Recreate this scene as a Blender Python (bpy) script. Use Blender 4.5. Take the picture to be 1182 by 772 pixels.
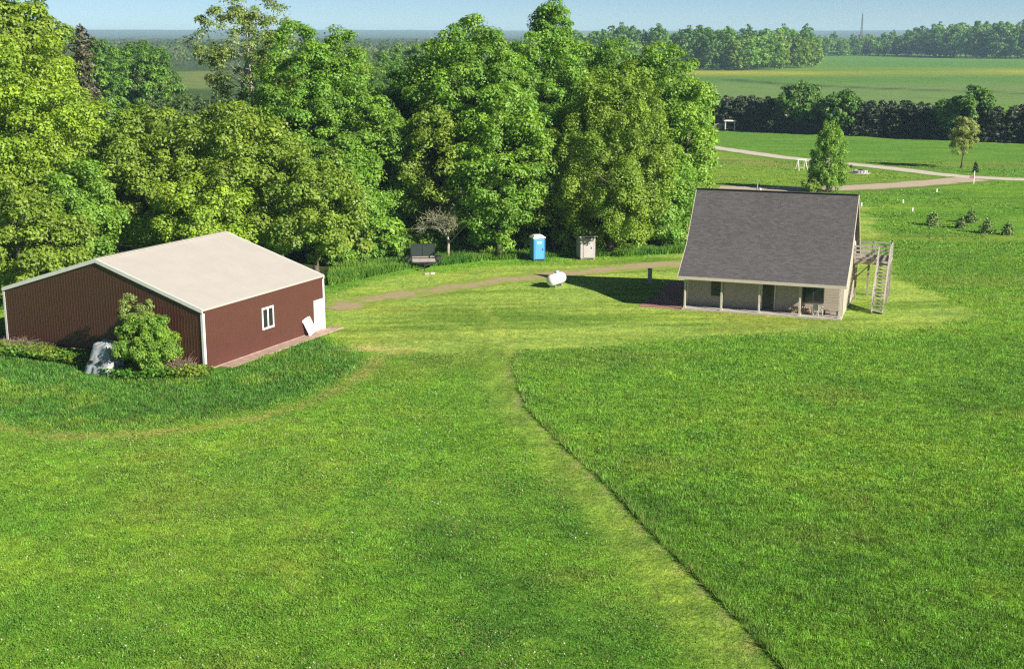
import bpy, math
import numpy as np
from mathutils import Vector, Matrix
R = math.radians
for o in list(bpy.data.objects):
    bpy.data.objects.remove(o)
S = bpy.context.scene
C = S.collection

# ------------------------------------------------------------------ camera
F, HZ, CX, CY, CAMH = 1500.0, 42.0, 591.0, 386.0, 20.0        # photo pixels (1182 x 772)
PITCH = math.atan2(CY - HZ, F)
cam = bpy.data.cameras.new('camera')
cam.sensor_width = 36.0
cam.lens = F / 1182.0 * 36.0
cam.clip_start, cam.clip_end = 0.5, 30000
camo = bpy.data.objects.new('camera', cam)
C.objects.link(camo)
camo.location = (0, 0, CAMH)
camo.rotation_euler = (math.pi / 2 - PITCH, 0, 0)
S.camera = camo

# ------------------------------------------------------------------ light
SUN_AZ, SUN_EL = -37.0, 28.6
sd = Vector((math.cos(R(SUN_EL)) * math.cos(R(SUN_AZ)), math.cos(R(SUN_EL)) * math.sin(R(SUN_AZ)), math.sin(R(SUN_EL))))
sun = bpy.data.lights.new('sun', 'SUN')
sun.energy = 5.0
sun.angle = R(0.55)
sun.color = (1.0, 0.93, 0.80)
suno = bpy.data.objects.new('sun', sun)
C.objects.link(suno)
suno.location = (40, -40, 60)
suno.rotation_euler = (-sd).to_track_quat('-Z', 'Y').to_euler()
W = bpy.data.worlds.new('World')
S.world = W
W.use_nodes = True
nt = W.node_tree
sky = nt.nodes.new('ShaderNodeTexSky')
sky.sky_type = 'NISHITA'
sky.sun_disc = False
sky.sun_elevation = R(SUN_EL)
sky.sun_rotation = math.atan2(sd.x, sd.y)
sky.altitude = 4500
sky.air_density, sky.dust_density, sky.ozone_density = 0.8, 1.3, 5.0
bgn = nt.nodes['Background']
tint = nt.nodes.new('ShaderNodeMix')
tint.data_type, tint.blend_type = 'RGBA', 'MULTIPLY'
tint.inputs[0].default_value = 1.0
nt.links.new(sky.outputs[0], tint.inputs[6])
tint.inputs[7].default_value = (1.16, 1.05, .87, 1)
nt.links.new(tint.outputs[2], bgn.inputs[0])
bgn.inputs[1].default_value = 0.052
S.view_settings.view_transform = 'Standard'
S.view_settings.look = 'None'
S.view_settings.exposure = 1.05
S.view_settings.gamma = 1.0
S.view_settings.use_curve_mapping = False
S.render.engine = 'CYCLES'
cy = S.cycles
cy.max_bounces, cy.diffuse_bounces, cy.glossy_bounces = 6, 4, 2
cy.transmission_bounces, cy.volume_bounces, cy.transparent_max_bounces = 3, 0, 6
cy.pixel_filter_type = 'BLACKMAN_HARRIS'
cy.filter_width = 1.3
cy.use_denoising = False

# ------------------------------------------------------------------ helpers
c_, s_ = math.cos(PITCH), math.sin(PITCH)


def gp(u, v, z=0.0):
    """ground point seen at photo pixel u, v"""
    a, b = (u - CX) / F, -(v - CY) / F
    d = np.array([a, c_ + b * s_, -s_ + b * c_])
    t = (z - CAMH) / d[2]
    return np.array([d[0] * t, d[1] * t, z])


def at(u, v, Y):
    """point at ground distance Y on the sight line of pixel u, v"""
    a, b = (u - CX) / F, -(v - CY) / F
    d = np.array([a, c_ + b * s_, -s_ + b * c_])
    t = Y / d[1]
    return np.array([d[0] * t, Y, CAMH + d[2] * t])


def npmesh(name, V, Fs, mats=(), attrs=None, smooth=False, mi=None):
    """Fs: list of (M,k) int arrays"""
    me = bpy.data.meshes.new(name)
    V = np.asarray(V, np.float32)
    me.vertices.add(len(V))
    me.vertices.foreach_set('co', V.ravel())
    if not isinstance(Fs, (list, tuple)):
        Fs = [Fs]
    Fs = [np.asarray(f, np.int32) for f in Fs if len(f)]
    nl = sum(f.size for f in Fs)
    npoly = sum(len(f) for f in Fs)
    me.loops.add(nl)
    me.polygons.add(npoly)
    me.loops.foreach_set('vertex_index', np.concatenate([f.ravel() for f in Fs]))
    st, cur = [], 0
    for f in Fs:
        k = f.shape[1]
        st.append(cur + np.arange(len(f)) * k)
        cur += f.size
    me.polygons.foreach_set('loop_start', np.concatenate(st).astype(np.int32))
    if mi is not None:
        me.polygons.foreach_set('material_index', np.asarray(mi, np.int32))
    me.polygons.foreach_set('use_smooth', np.full(npoly, smooth, bool))
    me.update(calc_edges=True)
    for k, a in (attrs or {}).items():
        a = np.asarray(a, np.float32)
        if a.ndim == 1:
            t = me.attributes.new(k, 'FLOAT', 'POINT')
            t.data.foreach_set('value', a)
        else:
            if a.shape[1] == 3:
                a = np.c_[a, np.ones(len(a))].astype(np.float32)
            t = me.attributes.new(k, 'FLOAT_COLOR', 'POINT')
            t.data.foreach_set('color', a.ravel())
    for m in mats:
        me.materials.append(m)
    return me


def link(name, data, parent=None, loc=(0, 0, 0), rz=0.0, rot=None):
    o = bpy.data.objects.new(name, data)
    C.objects.link(o)
    o.parent = parent
    o.location = loc
    o.rotation_euler = rot if rot is not None else (0, 0, rz)
    return o


def tag(o, label=None, cat=None, group=None, kind=None):
    if label: o['label'] = label
    if cat: o['category'] = cat
    if group: o['group'] = group
    if kind: o['kind'] = kind
    return o


def thing(name, label, cat, loc=(0, 0, 0), rz=0.0, group=None):
    return tag(link(name, None, None, loc, rz), label, cat, group)


class MB:
    """collects shapes into one mesh"""
    def __init__(self):
        self.v, self.f = [], []

    def add(self, v, f):
        n = len(self.v)
        self.v += [tuple(map(float, p)) for p in v]
        self.f += [tuple(i + n for i in q) for q in f]
        return self

    def box(self, x0, x1, y0, y1, z0, z1, M=None, bev=0.0):
        v = [Vector((x, y, z)) for z in (z0, z1) for y in (y0, y1) for x in (x0, x1)]
        if M is not None:
            v = [M @ p for p in v]
        return self.add(v, [(0, 2, 3, 1), (4, 5, 7, 6), (0, 1, 5, 4), (2, 6, 7, 3), (0, 4, 6, 2), (1, 3, 7, 5)])

    def tube(self, pts, rad, n=8, cap=True):
        pts = [Vector(p) for p in pts]
        if not hasattr(rad, '__len__'):
            rad = [rad] * len(pts)
        rings = []
        for i, p in enumerate(pts):
            d = (pts[min(i + 1, len(pts) - 1)] - pts[max(i - 1, 0)]).normalized()
            u = d.orthogonal().normalized() if abs(d.z) > .95 else d.cross(Vector((0, 0, 1))).normalized()
            w = d.cross(u)
            rings.append([p + (u * math.cos(2 * math.pi * k / n) + w * math.sin(2 * math.pi * k / n)) * rad[i] for k in range(n)])
        v = [q for r in rings for q in r]
        f = []
        for i in range(len(pts) - 1):
            for k in range(n):
                a, b = i * n + k, i * n + (k + 1) % n
                f.append((a, b, b + n, a + n))
        if cap:
            f.append(tuple(range(n))[::-1])
            f.append(tuple(range((len(pts) - 1) * n, len(pts) * n)))
        return self.add(v, f)

    def bar(self, a, b, w, h=None, roll=0.0):
        """square bar from a to b"""
        h = h or w
        a, b = Vector(a), Vector(b)
        d = (b - a).normalized()
        u = Vector((1, 0, 0)) if abs(d.z) > .98 else d.cross(Vector((0, 0, 1))).normalized()
        n = u.cross(d)
        v = [p + u * (i * w / 2) + n * (j * h / 2) for p in (a, b) for i, j in ((-1, -1), (1, -1), (1, 1), (-1, 1))]
        return self.add(v, [(3, 2, 1, 0), (4, 5, 6, 7), (0, 1, 5, 4), (1, 2, 6, 5), (2, 3, 7, 6), (3, 0, 4, 7)])

    def prism(self, prof, fn):
        """closed outline prof (list of 2-tuples) swept: fn(p, 0/1) gives the 3d point"""
        n = len(prof)
        v = [fn(p, 0) for p in prof] + [fn(p, 1) for p in prof]
        f = [tuple(range(n)), tuple(range(2 * n - 1, n - 1, -1))]
        f += [(i + n, (i + 1) % n + n, (i + 1) % n, i) for i in range(n)]
        return self.add(v, f)

    def lathe(self, prof, n=16, c=(0, 0, 0), M=None):
        v = []
        for r, z in prof:
            for k in range(n):
                p = Vector((r * math.cos(2 * math.pi * k / n), r * math.sin(2 * math.pi * k / n), z))
                if M is not None: p = M @ p
                v.append(p + Vector(c))
        f = []
        for i in range(len(prof) - 1):
            for k in range(n):
                a, b = i * n + k, i * n + (k + 1) % n
                f.append((a, b, b + n, a + n))
        return self.add(v, f)

    def build(self, name, m, parent=None, bevel=0.0, smooth=False, loc=(0, 0, 0), rz=0.0):
        me = bpy.data.meshes.new(name)
        me.from_pydata(self.v, [], self.f)
        import bmesh
        bm = bmesh.new()
        bm.from_mesh(me)
        bmesh.ops.recalc_face_normals(bm, faces=bm.faces)
        bm.to_mesh(me)
        bm.free()
        me.materials.append(m)
        if smooth:
            me.polygons.foreach_set('use_smooth', np.ones(len(me.polygons), bool))
        o = link(name, me, parent, loc, rz)
        if bevel:
            b = o.modifiers.new('bevel', 'BEVEL')
            b.width, b.segments, b.limit_method = bevel, 2, 'ANGLE'
        return o


def vnoise(x, y, scale, seed=0):
    x, y = np.asarray(x, float) / scale, np.asarray(y, float) / scale
    xi, yi = np.floor(x).astype(np.int64), np.floor(y).astype(np.int64)
    fx, fy = x - xi, y - yi
    fx, fy = fx * fx * (3 - 2 * fx), fy * fy * (3 - 2 * fy)

    def hsh(a, b):
        h = (a * 374761393 + b * 668265263 + seed * 974711) & 0x7fffffff
        h = ((h ^ (h >> 13)) * 1274126177) & 0x7fffffff
        return ((h ^ (h >> 16)) & 0xffff) / 65535.0
    return (hsh(xi, yi) * (1 - fx) + hsh(xi + 1, yi) * fx) * (1 - fy) + (hsh(xi, yi + 1) * (1 - fx) + hsh(xi + 1, yi + 1) * fx) * fy


def fbm(x, y, scale, seed=0, oct=3):
    r, a, t = 0, 1.0, 0
    for i in range(oct):
        r = r + a * vnoise(x, y, scale / 2 ** i, seed + i * 17)
        t += a
        a *= .55
    return r / t


def sdist(x, y, poly):
    """signed distance (positive inside) to polygon"""
    x, y = np.asarray(x, float), np.asarray(y, float)
    d = np.full(x.shape, 1e18)
    ins = np.zeros(x.shape, bool)
    n = len(poly)
    for i in range(n):
        (ax, ay), (bx, by) = poly[i], poly[(i + 1) % n]
        ex, ey = bx - ax, by - ay
        t = np.clip(((x - ax) * ex + (y - ay) * ey) / (ex * ex + ey * ey + 1e-12), 0, 1)
        d = np.minimum(d, (x - ax - t * ex) ** 2 + (y - ay - t * ey) ** 2)
        cr = (ay > y) != (by > y)
        xs = (bx - ax) * (y - ay) / ((by - ay) if by != ay else 1e-12) + ax
        ins ^= cr & (x < xs)
    d = np.sqrt(d)
    return np.where(ins, d, -d)


def ldist(x, y, pts):
    """distance to polyline, and signed side (left positive)"""
    d = np.full(np.shape(x), 1e18)
    for (ax, ay), (bx, by) in zip(pts[:-1], pts[1:]):
        ex, ey = bx - ax, by - ay
        t = np.clip(((x - ax) * ex + (y - ay) * ey) / (ex * ex + ey * ey), 0, 1)
        d = np.minimum(d, (x - ax - t * ex) ** 2 + (y - ay - t * ey) ** 2)
    return np.sqrt(d)


def ss(a, b, x):
    t = np.clip((x - a) / (b - a), 0, 1)
    return t * t * (3 - 2 * t)


def gpoly(*uv):
    return [tuple(gp(u, v)[:2]) for u, v in uv]


# ------------------------------------------------------------------ materials
def mat(name):
    m = bpy.data.materials.new(name)
    m.use_nodes = True
    t = m.node_tree
    return m, t, t.nodes['Principled BSDF']


def nd(t, kind, **kw):
    n = t.nodes.new('ShaderNode' + kind)
    for k, v in kw.items():
        setattr(n, k, v)
    return n


def noise(t, scale, detail=3.0, rough=.6, vec=None):
    n = nd(t, 'TexNoise')
    n.inputs['Scale'].default_value = scale
    n.inputs['Detail'].default_value = detail
    n.inputs['Roughness'].default_value = rough
    if vec is not None:
        t.links.new(vec, n.inputs['Vector'])
    return n


def ramp(t, src, stops):
    n = nd(t, 'ValToRGB')
    e = n.color_ramp.elements
    while len(e) < len(stops):
        e.new(.5)
    for i, (p, c) in enumerate(stops):
        e[i].position = p
        e[i].color = (*c, 1) if hasattr(c, '__len__') else (c, c, c, 1)
    t.links.new(src, n.inputs[0])
    return n.outputs[0]


def mix(t, fac, a, b, mode='MIX'):
    n = nd(t, 'Mix', data_type='RGBA', blend_type=mode)
    for i, val in ((0, fac), (6, a), (7, b)):
        sock = n.inputs[i]
        if isinstance(val, bpy.types.NodeSocket):
            t.links.new(val, sock)
        elif hasattr(val, '__len__'):
            sock.default_value = (*val, 1)
        else:
            sock.default_value = val if i == 0 else (val, val, val, 1)
    return n.outputs[2]


def math_(t, op, a, b=None):
    n = nd(t, 'Math', operation=op)
    for i, v in enumerate((a, b)):
        if v is None: continue
        if isinstance(v, bpy.types.NodeSocket): t.links.new(v, n.inputs[i])
        else: n.inputs[i].default_value = v
    return n.outputs[0]


def plain(name, col, rough=.6, metal=0.0, var=.18, scale=3.0, bump=0.0, bscale=20.0, dirt=None):
    m, t, b = mat(name)
    tc = nd(t, 'TexCoord').outputs['Object']
    n1 = noise(t, scale, 4, .65, tc)
    lo, hi = tuple(x * (1 - var) for x in col), tuple(min(1, x * (1 + var)) for x in col)
    c = ramp(t, n1.outputs[0], [(.3, lo), (.7, hi)])
    if dirt:
        n2 = noise(t, scale * .6, 6, .7, tc)
        c = mix(t, ramp(t, n2.outputs[0], [(.5, 0.0), (.72, 1.0)]), c, dirt)
    t.links.new(c, b.inputs['Base Color'])
    b.inputs['Roughness'].default_value = rough
    b.inputs['Metallic'].default_value = metal
    if bump:
        n3 = noise(t, bscale, 3, .6, tc)
        bp = nd(t, 'Bump')
        bp.inputs['Strength'].default_value = bump
        bp.inputs['Distance'].default_value = .05
        t.links.new(n3.outputs[0], bp.inputs['Height'])
        t.links.new(bp.outputs[0], b.inputs['Normal'])
    return m


def leafmat(name, transl=.35, scale=1.0, gloss=.06):
    """foliage whose colour comes from the per-leaf attribute 'col'"""
    m, t, b = mat(name)
    t.nodes.remove(b)
    out = t.nodes['Material Output']
    a = nd(t, 'Attribute', attribute_name='col')
    d = nd(t, 'BsdfDiffuse')
    tr = nd(t, 'BsdfTranslucent')
    t.links.new(a.outputs['Color'], d.inputs[0])
    tint = mix(t, 1.0, a.outputs['Color'], (1.25 * scale, 1.25 * scale, .55 * scale), 'MULTIPLY')
    t.links.new(tint, tr.inputs[0])
    mx = nd(t, 'MixShader')
    mx.inputs[0].default_value = transl
    t.links.new(d.outputs[0], mx.inputs[1])
    t.links.new(tr.outputs[0], mx.inputs[2])
    g = nd(t, 'BsdfGlossy')
    g.inputs['Roughness'].default_value = .55
    g.inputs[0].default_value = (1, 1, 1, 1)
    m2 = nd(t, 'MixShader')
    m2.inputs[0].default_value = gloss
    t.links.new(mx.outputs[0], m2.inputs[1])
    t.links.new(g.outputs[0], m2.inputs[2])
    t.links.new(m2.outputs[0], out.inputs[0])
    return m


M_LEAF = leafmat('leaf', .42, gloss=.03)
M_NEEDLE = leafmat('needle', .12, gloss=.04)
M_GRASS = leafmat('grass_blade', .32, gloss=.02)
M_BARK = plain('bark', (.10, .085, .065), .9, var=.35, scale=6, bump=.5)
M_PALEBARK = plain('pale_bark', (.34, .31, .26), .9, var=.3, scale=5, bump=.4)
M_TWIG = plain('dead_twig', (.16, .12, .095), .9, var=.3, scale=3)
M_STEEL = plain('brown_steel', (.080, .028, .022), .42, var=.06, scale=1.2)
M_ROOFSTEEL = plain('cream_steel', (.402, .376, .342), .5, var=.04, scale=.7)
M_WHITE = plain('white_paint', (.78, .77, .74), .5, var=.05, scale=3)
M_GLASS = plain('dark_glass', (.015, .018, .022), .08, var=.1)
M_CONC = plain('concrete', (.40, .36, .32), .85, var=.15, scale=2.5, bump=.3, bscale=30)
M_PINKCONC = plain('pink_concrete', (.36, .25, .20), .85, var=.2, scale=2.5, bump=.3, bscale=30, dirt=(.20, .15, .11))
M_FASCIA = plain('tan_trim', (.52, .46, .38), .6, var=.06)
M_SIDING = None
M_WOOD = plain('grey_wood', (.30, .265, .225), .85, var=.25, scale=5, bump=.4, bscale=18)
M_DECKWOOD = plain('weathered_deck', (.34, .315, .285), .85, var=.25, scale=5)
M_PALEWOOD = plain('pale_wood', (.50, .46, .40), .8, var=.18, scale=5)
M_DARKMETAL = plain('dark_metal', (.03, .03, .032), .5, metal=.3, var=.2)
M_RUBBER = plain('rubber', (.02, .02, .02), .8, var=.2)
M_GREYMETAL = plain('grey_metal', (.28, .31, .33), .5, metal=.2, var=.1)


def siding():
    m, t, b = mat('tan_lap_siding')
    tc = nd(t, 'TexCoord').outputs['Object']
    n1 = noise(t, 2.0, 4, .6, tc)
    c = ramp(t, n1.outputs[0], [(.3, (.345, .29, .235)), (.7, (.42, .355, .29))])
    t.links.new(c, b.inputs['Base Color'])
    b.inputs['Roughness'].default_value = .75
    return m


M_SIDING = siding()


def shingles():
    m, t, b = mat('asphalt_shingle')
    tc = nd(t, 'TexCoord').outputs['UV']
    br = nd(t, 'TexBrick')
    br.inputs['Scale'].default_value = 1.0
    br.inputs['Brick Width'].default_value = .34
    br.inputs['Row Height'].default_value = .15
    br.inputs['Mortar Size'].default_value = .008
    br.inputs['Color1'].default_value = (.068, .063, .065, 1)
    br.inputs['Color2'].default_value = (.100, .093, .096, 1)
    br.inputs['Mortar'].default_value = (.05, .045, .048, 1)
    t.links.new(tc, br.inputs['Vector'])
    n1 = noise(t, 9.0, 5, .75, tc)
    n2 = noise(t, .45, 3, .6, tc)
    c = mix(t, .75, br.outputs[0], ramp(t, n1.outputs[0], [(.28, .5), (.72, 1.55)]), 'MULTIPLY')
    c = mix(t, .6, c, ramp(t, n2.outputs[0], [(.3, .9), (.7, 1.1)]), 'MULTIPLY')
    t.links.new(c, b.inputs['Base Color'])
    b.inputs['Roughness'].default_value = .95
    return m


M_SHINGLE = shingles()

# ------------------------------------------------------------------ shared ground layout (metres, from the sight lines)
LAWN = gpoly((372, 384), (398, 398), (430, 408), (480, 409), (560, 409), (600, 406), (680, 402), (780, 394), (880, 390),
             (1000, 384), (1090, 380), (1118, 366), (1100, 346), (1062, 330), (1036, 322), (1020, 296), (1010, 262), (1000, 240), (800, 240), (796, 291),
             (740, 298), (640, 304), (560, 309), (480, 316), (420, 326), (378, 342))
PATH_R = gpoly((596, 402), (591, 426), (606, 471), (652, 517), (703, 563), (754, 619), (810, 675), (855, 720), (898, 768), (960, 835))
PATH_L = gpoly((556, 402), (562, 431), (572, 471), (603, 512), (653, 568), (705, 629), (752, 690), (800, 756), (850, 835))
PATH = PATH_R + PATH_L[::-1]
SWATH = gpoly((-60, 470), (0, 486), (60, 495), (140, 494), (220, 488), (300, 474), (350, 460), (395, 440), (418, 424), (412, 408),
              (390, 396), (376, 388), (372, 380), (240, 425), (0, 380), (-60, 376))
RING = gpoly((-60, 480), (0, 493), (60, 503), (140, 502), (220, 496), (300, 481), (352, 466), (400, 444), (424, 426), (440, 412), (470, 406))
DRIVE = gpoly((378, 356), (400, 352), (434, 344), (501, 334), (552, 327), (603, 320), (640, 316), (671, 313.5), (721, 309), (782, 305.5), (850, 300), (930, 292))
WOOD = gpoly((-400, 330), (0, 342), (250, 318), (380, 318), (420, 305), (480, 300), (560, 294), (640, 290), (720, 288), (786, 284), (812, 245), (815, 205), (800, 150), (600, 130),
             (300, 118), (-500, 118))
ROADA = gpoly((780, 163), (815, 169), (870, 177), (920, 184), (990, 190), (1060, 198), (1120, 206), (1182, 207.5), (1300, 208))
ROADB = gpoly((830, 217), (900, 219), (985, 217.5), (1040, 213.5), (1090, 210), (1125, 206.5))
CLOSE = gpoly((800, 240), (796, 200), (812, 172), (900, 186), (1000, 196), (1060, 203), (1040, 211), (985, 215), (900, 216), (850, 235))
FIELD2 = gpoly((815, 166), (920, 180), (1060, 195), (1182, 204), (1400, 205), (1400, 172), (1182, 168), (1000, 156), (820, 150))
FARFIELD = gpoly((780, 118), (780, 80), (930, 80), (950, 66), (1182, 70), (1500, 72), (1500, 124), (1000, 120))
LEFTFIELD = gpoly((196, 101), (190, 84), (236, 82), (262, 82), (262, 104))


def masks(x, y):
    n = fbm(x, y, 5.0, 3) - .5
    n2 = fbm(x, y, 1.4, 9) - .5
    k = np.maximum(1, np.sqrt(x * x + y * y) / 90)
    w = (n * 1.6 + n2 * 1.0) * k
    soft = .9 + 2.2 * ss(2, 22, x) * ss(100, 80, y)
    lawn = ss(-1, 1, (sdist(x, y, LAWN) + w * (1 + .8 * ss(2, 22, x))) / soft)
    swath = ss(-.8, .8, sdist(x, y, SWATH) + w)
    dp = sdist(x, y, PATH)
    dr = ldist(x, y, PATH_R)
    leftside = ss(.3, 2.2, dr)                            # 0 at the crisp right edge, 1 at the soft left edge
    path = ss(-.10 - leftside * 1.1, .10 + leftside * 1.1, dp + w * (.10 + .5 * leftside))
    ring = np.exp(-(ldist(x, y, RING) / .62) ** 2) * (.65 + .7 * fbm(x, y, 3, 21))
    drive = np.exp(-(ldist(x + w * .5, y + w * .35, DRIVE) / 1.55) ** 4) * ss(.22, .5, fbm(x, y, 6, 31) + .18)
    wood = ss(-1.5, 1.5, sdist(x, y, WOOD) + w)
    return dict(lawn=lawn, swath=swath, path=path, ring=np.clip(ring, 0, 1), drive=drive, wood=wood, edge=dr, dp=dp)


# ------------------------------------------------------------------ ground
def axis(lo, hi, step, far_lo, far_hi, g=1.13):
    a = list(np.arange(lo, hi + 1e-6, step))
    d, p = step, hi
    while p < far_hi:
        d *= g
        p += d
        a.append(min(p, far_hi))
    d, p = step, lo
    while p > far_lo:
        d *= g
        p -= d
        a.insert(0, max(p, far_lo))
    return np.unique(np.array(a))


gx = axis(-48, 62, .55, -8000, 8000)
gy = axis(34, 150, .55, -300, 8800, 1.03)
GXX, GYY = np.meshgrid(gx, gy)
px, py = GXX.ravel(), GYY.ravel()
mk = masks(px, py)


def greens(x, y):
    """large scale sward tint 0..1 (dark green .. yellow green) and dryness"""
    t = .55 + .9 * (fbm(x, y, 16, 41) - .5) + .8 * (fbm(x, y, 3.2, 43) - .5) + .5 * (fbm(x, y, .9, 45) - .5)
    dry = ss(.60, .80, fbm(x, y, 9, 57)) * .8
    return np.clip(t, 0, 1), dry


C_DARK = np.array([.085, .210, .026])
C_MID = np.array([.142, .300, .030])
C_YEL = np.array([.215, .350, .036])
C_LAWN = np.array([.275, .400, .080])
C_STRAW = np.array([.30, .27, .115])


def lerp(a, b, t):
    return a + (b - a) * t[:, None]


def sward(x, y):
    t, dry = greens(x, y)
    dist = np.sqrt(x * x + y * y)
    c = lerp(C_DARK[None].repeat(len(x), 0), C_MID, ss(.05, .55, t))
    c = lerp(c, C_YEL[None], ss(.5, 1.0, t) * .75)
    c = lerp(c, np.array([.19, .24, .045])[None], dry * .5)
    return c


col = sward(px, py)
dist = np.sqrt(px * px + py * py)
# the mown strips of the right hand field run along the house front
str1 = fbm(px * .10 + py * .02, py * 1.0 - px * .12, 1.6, 71)
col = lerp(col, (C_LAWN * .92)[None], np.clip(mk['lawn'], 0, 1) * 1.0)
col = lerp(col, np.array([.115, .215, .030])[None], mk['lawn'] * ss(.50, .75, str1) * .85)
col = lerp(col, np.array([.215, .27, .052])[None], mk['lawn'] * ss(.55, .8, fbm(px * .3, py, 2.6, 73)) * .7)
far1 = ss(86, 108, py) * ss(14, 30, px) * (1 - mk['lawn'])
col = lerp(col, np.array([.105, .235, .028])[None], far1 * .75)
st2 = fbm(px * .16, py + px * .06, 3.0, 77)
col = lerp(col, np.array([.20, .27, .05])[None], far1 * ss(.58, .78, st2) * .7)
col = lerp(col, np.array([.070, .165, .028])[None], far1 * ss(.6, .75, fbm(px * .12, py, 2.5, 79)) * .6)
cl = ss(-3, 3, sdist(px, py, CLOSE))
col = lerp(col, np.array([.165, .27, .036])[None], cl * .9)
col = lerp(col, np.array([.20, .20, .075])[None], cl * ss(.55, .75, fbm(px * .3, py, 10, 81)) * .7)
f2 = ss(-4, 4, sdist(px, py, FIELD2))
col = lerp(col, np.array([.100, .225, .036])[None], f2 * .9)
col = lerp(col, np.array([.16, .22, .05])[None], f2 * ss(.5, .75, fbm(px * .25, py, 14, 83)) * .6)
ff = ss(-12, 12, sdist(px, py, FARFIELD))
band = np.exp(-(((py - 0.02 * px - 760 - 60 * (fbm(px, py, 160, 85) - .5))) / 70) ** 2)
col = lerp(col, np.array([.092, .207, .042])[None], ff)
col = lerp(col, np.array([.112, .226, .050])[None], ff * ss(.4, .7, fbm(px * .3, py, 130, 87)))
col = lerp(col, np.array([.36, .34, .045])[None], ff * band * ss(.1, .5, fbm(px * .4, py, 90, 89)) * .8)
ditch = gpoly((840, 92), (900, 97), (980, 101), (1060, 104), (1182, 108), (1300, 111))
col = lerp(col, np.array([.150, .222, .085])[None], ff * ss(640, 520, py) * .7)
col = lerp(col, np.array([.085, .185, .04])[None], ff * np.exp(-((py - 640) / 50) ** 2) * .6)
col = lerp(col, np.array([.040, .070, .028])[None], ff * np.exp(-(ldist(px, py, ditch) / 5.5) ** 2) * .9)
col = lerp(col, np.array([.15, .19, .06])[None], ss(-8, 8, sdist(px, py, LEFTFIELD)))
col = lerp(col, np.array([.200, .335, .052])[None], mk['path'])
stripe = vnoise(mk['edge'], py * .06, .22, 301)
col = lerp(col, np.array([.115, .205, .030])[None], mk['path'] * ss(.35, .75, stripe) * .75)
col = lerp(col, np.array([.13, .20, .04])[None], mk['path'] * ss(.45, .65, fbm(px, py, 1.2, 91)) * .7)
col = lerp(col, np.array([.26, .25, .08])[None], mk['ring'] * .9)
col = lerp(col, np.array([.062, .175, .026])[None], mk['swath'] * .9)
crisp = np.exp(-((mk['edge'] - .22) / .18) ** 2) * (mk['dp'] > 0) * ss(0, 1, (py < 79) * 1.0)
col = lerp(col, np.array([.33, .30, .17])[None], crisp * (.10 + .5 * fbm(px, py, 1.0, 93)))
pale = np.exp(-(((px - gp(420, 402)[0]) / 2.6) ** 2 + ((py - gp(420, 402)[1]) / .8) ** 2))
col = lerp(col, np.array([.40, .34, .17])[None], pale * .85)
patch = np.zeros(len(px))
for u, v, rx, ry, a in ((752, 537, 2.0, 1.5, .8), (990, 580, 1.3, 1.6, .7), (960, 620, 2.8, 1.0, .6), (650, 666, 1.6, .9, .7), (208, 487, 1.0, .5, 1.0), (330, 655, 2.0, 1.2, .5)):
    g = gp(u, v)
    patch = np.maximum(patch, a * np.exp(-(((px - g[0]) / rx) ** 2 + ((py - g[1]) / ry) ** 2)))
col = lerp(col, np.array([.20, .20, .05])[None], patch * .5)
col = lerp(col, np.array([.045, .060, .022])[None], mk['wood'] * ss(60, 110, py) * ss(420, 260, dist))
far2 = ss(170, 230, py) * ss(10, -25, px - 26 * (py / 230)) * (1 - ss(-8, 8, sdist(px, py, LEFTFIELD)))
col = lerp(col, np.array([.055, .095, .030])[None], far2)
# worn turning arc in front of the shed door, wheel marks on the lawn
for k, arc in enumerate((gpoly((440, 372), (480, 376), (520, 384), (540, 398), (548, 408)), gpoly((456, 365), (510, 372), (560, 388), (590, 402)),
                         gpoly((556, 402), (600, 392), (680, 388), (760, 386)), gpoly((404, 398), (460, 402), (520, 408), (560, 412)), gpoly((530, 350), (548, 370), (558, 390), (566, 410)), gpoly((556, 352), (572, 370), (582, 390), (590, 412)))):
    col = lerp(col, np.array(((.13, .20, .04), (.36, .42, .10))[k % 2])[None], np.exp(-(ldist(px, py, arc) / .3) ** 2) * .42)
hill = 34 * ss(3200, 8200, py + .15 * np.abs(px)) + 9 * ss(4000, 8000, py) * (fbm(px, py, 2600, 95) - .5) * 2 + 10 * ss(5000, 8000, py) * ss(500, -2500, px)
bump = .22 * ss(115, 135, py) * (fbm(px, py, 9, 97) - .5) * ss(230, 190, py) * ss(28, 40, px) * (1 - ss(-6, 3, 6 - ldist(px, py, ROADA))) * (1 - ss(-6, 3, 6 - ldist(px, py, ROADB)))
pz = hill + bump
ny_, nx_ = GXX.shape
ii = np.arange(ny_ * nx_).reshape(ny_, nx_)
quads = np.stack([ii[:-1, :-1], ii[:-1, 1:], ii[1:, 1:], ii[1:, :-1]], -1).reshape(-1, 4)


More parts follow.
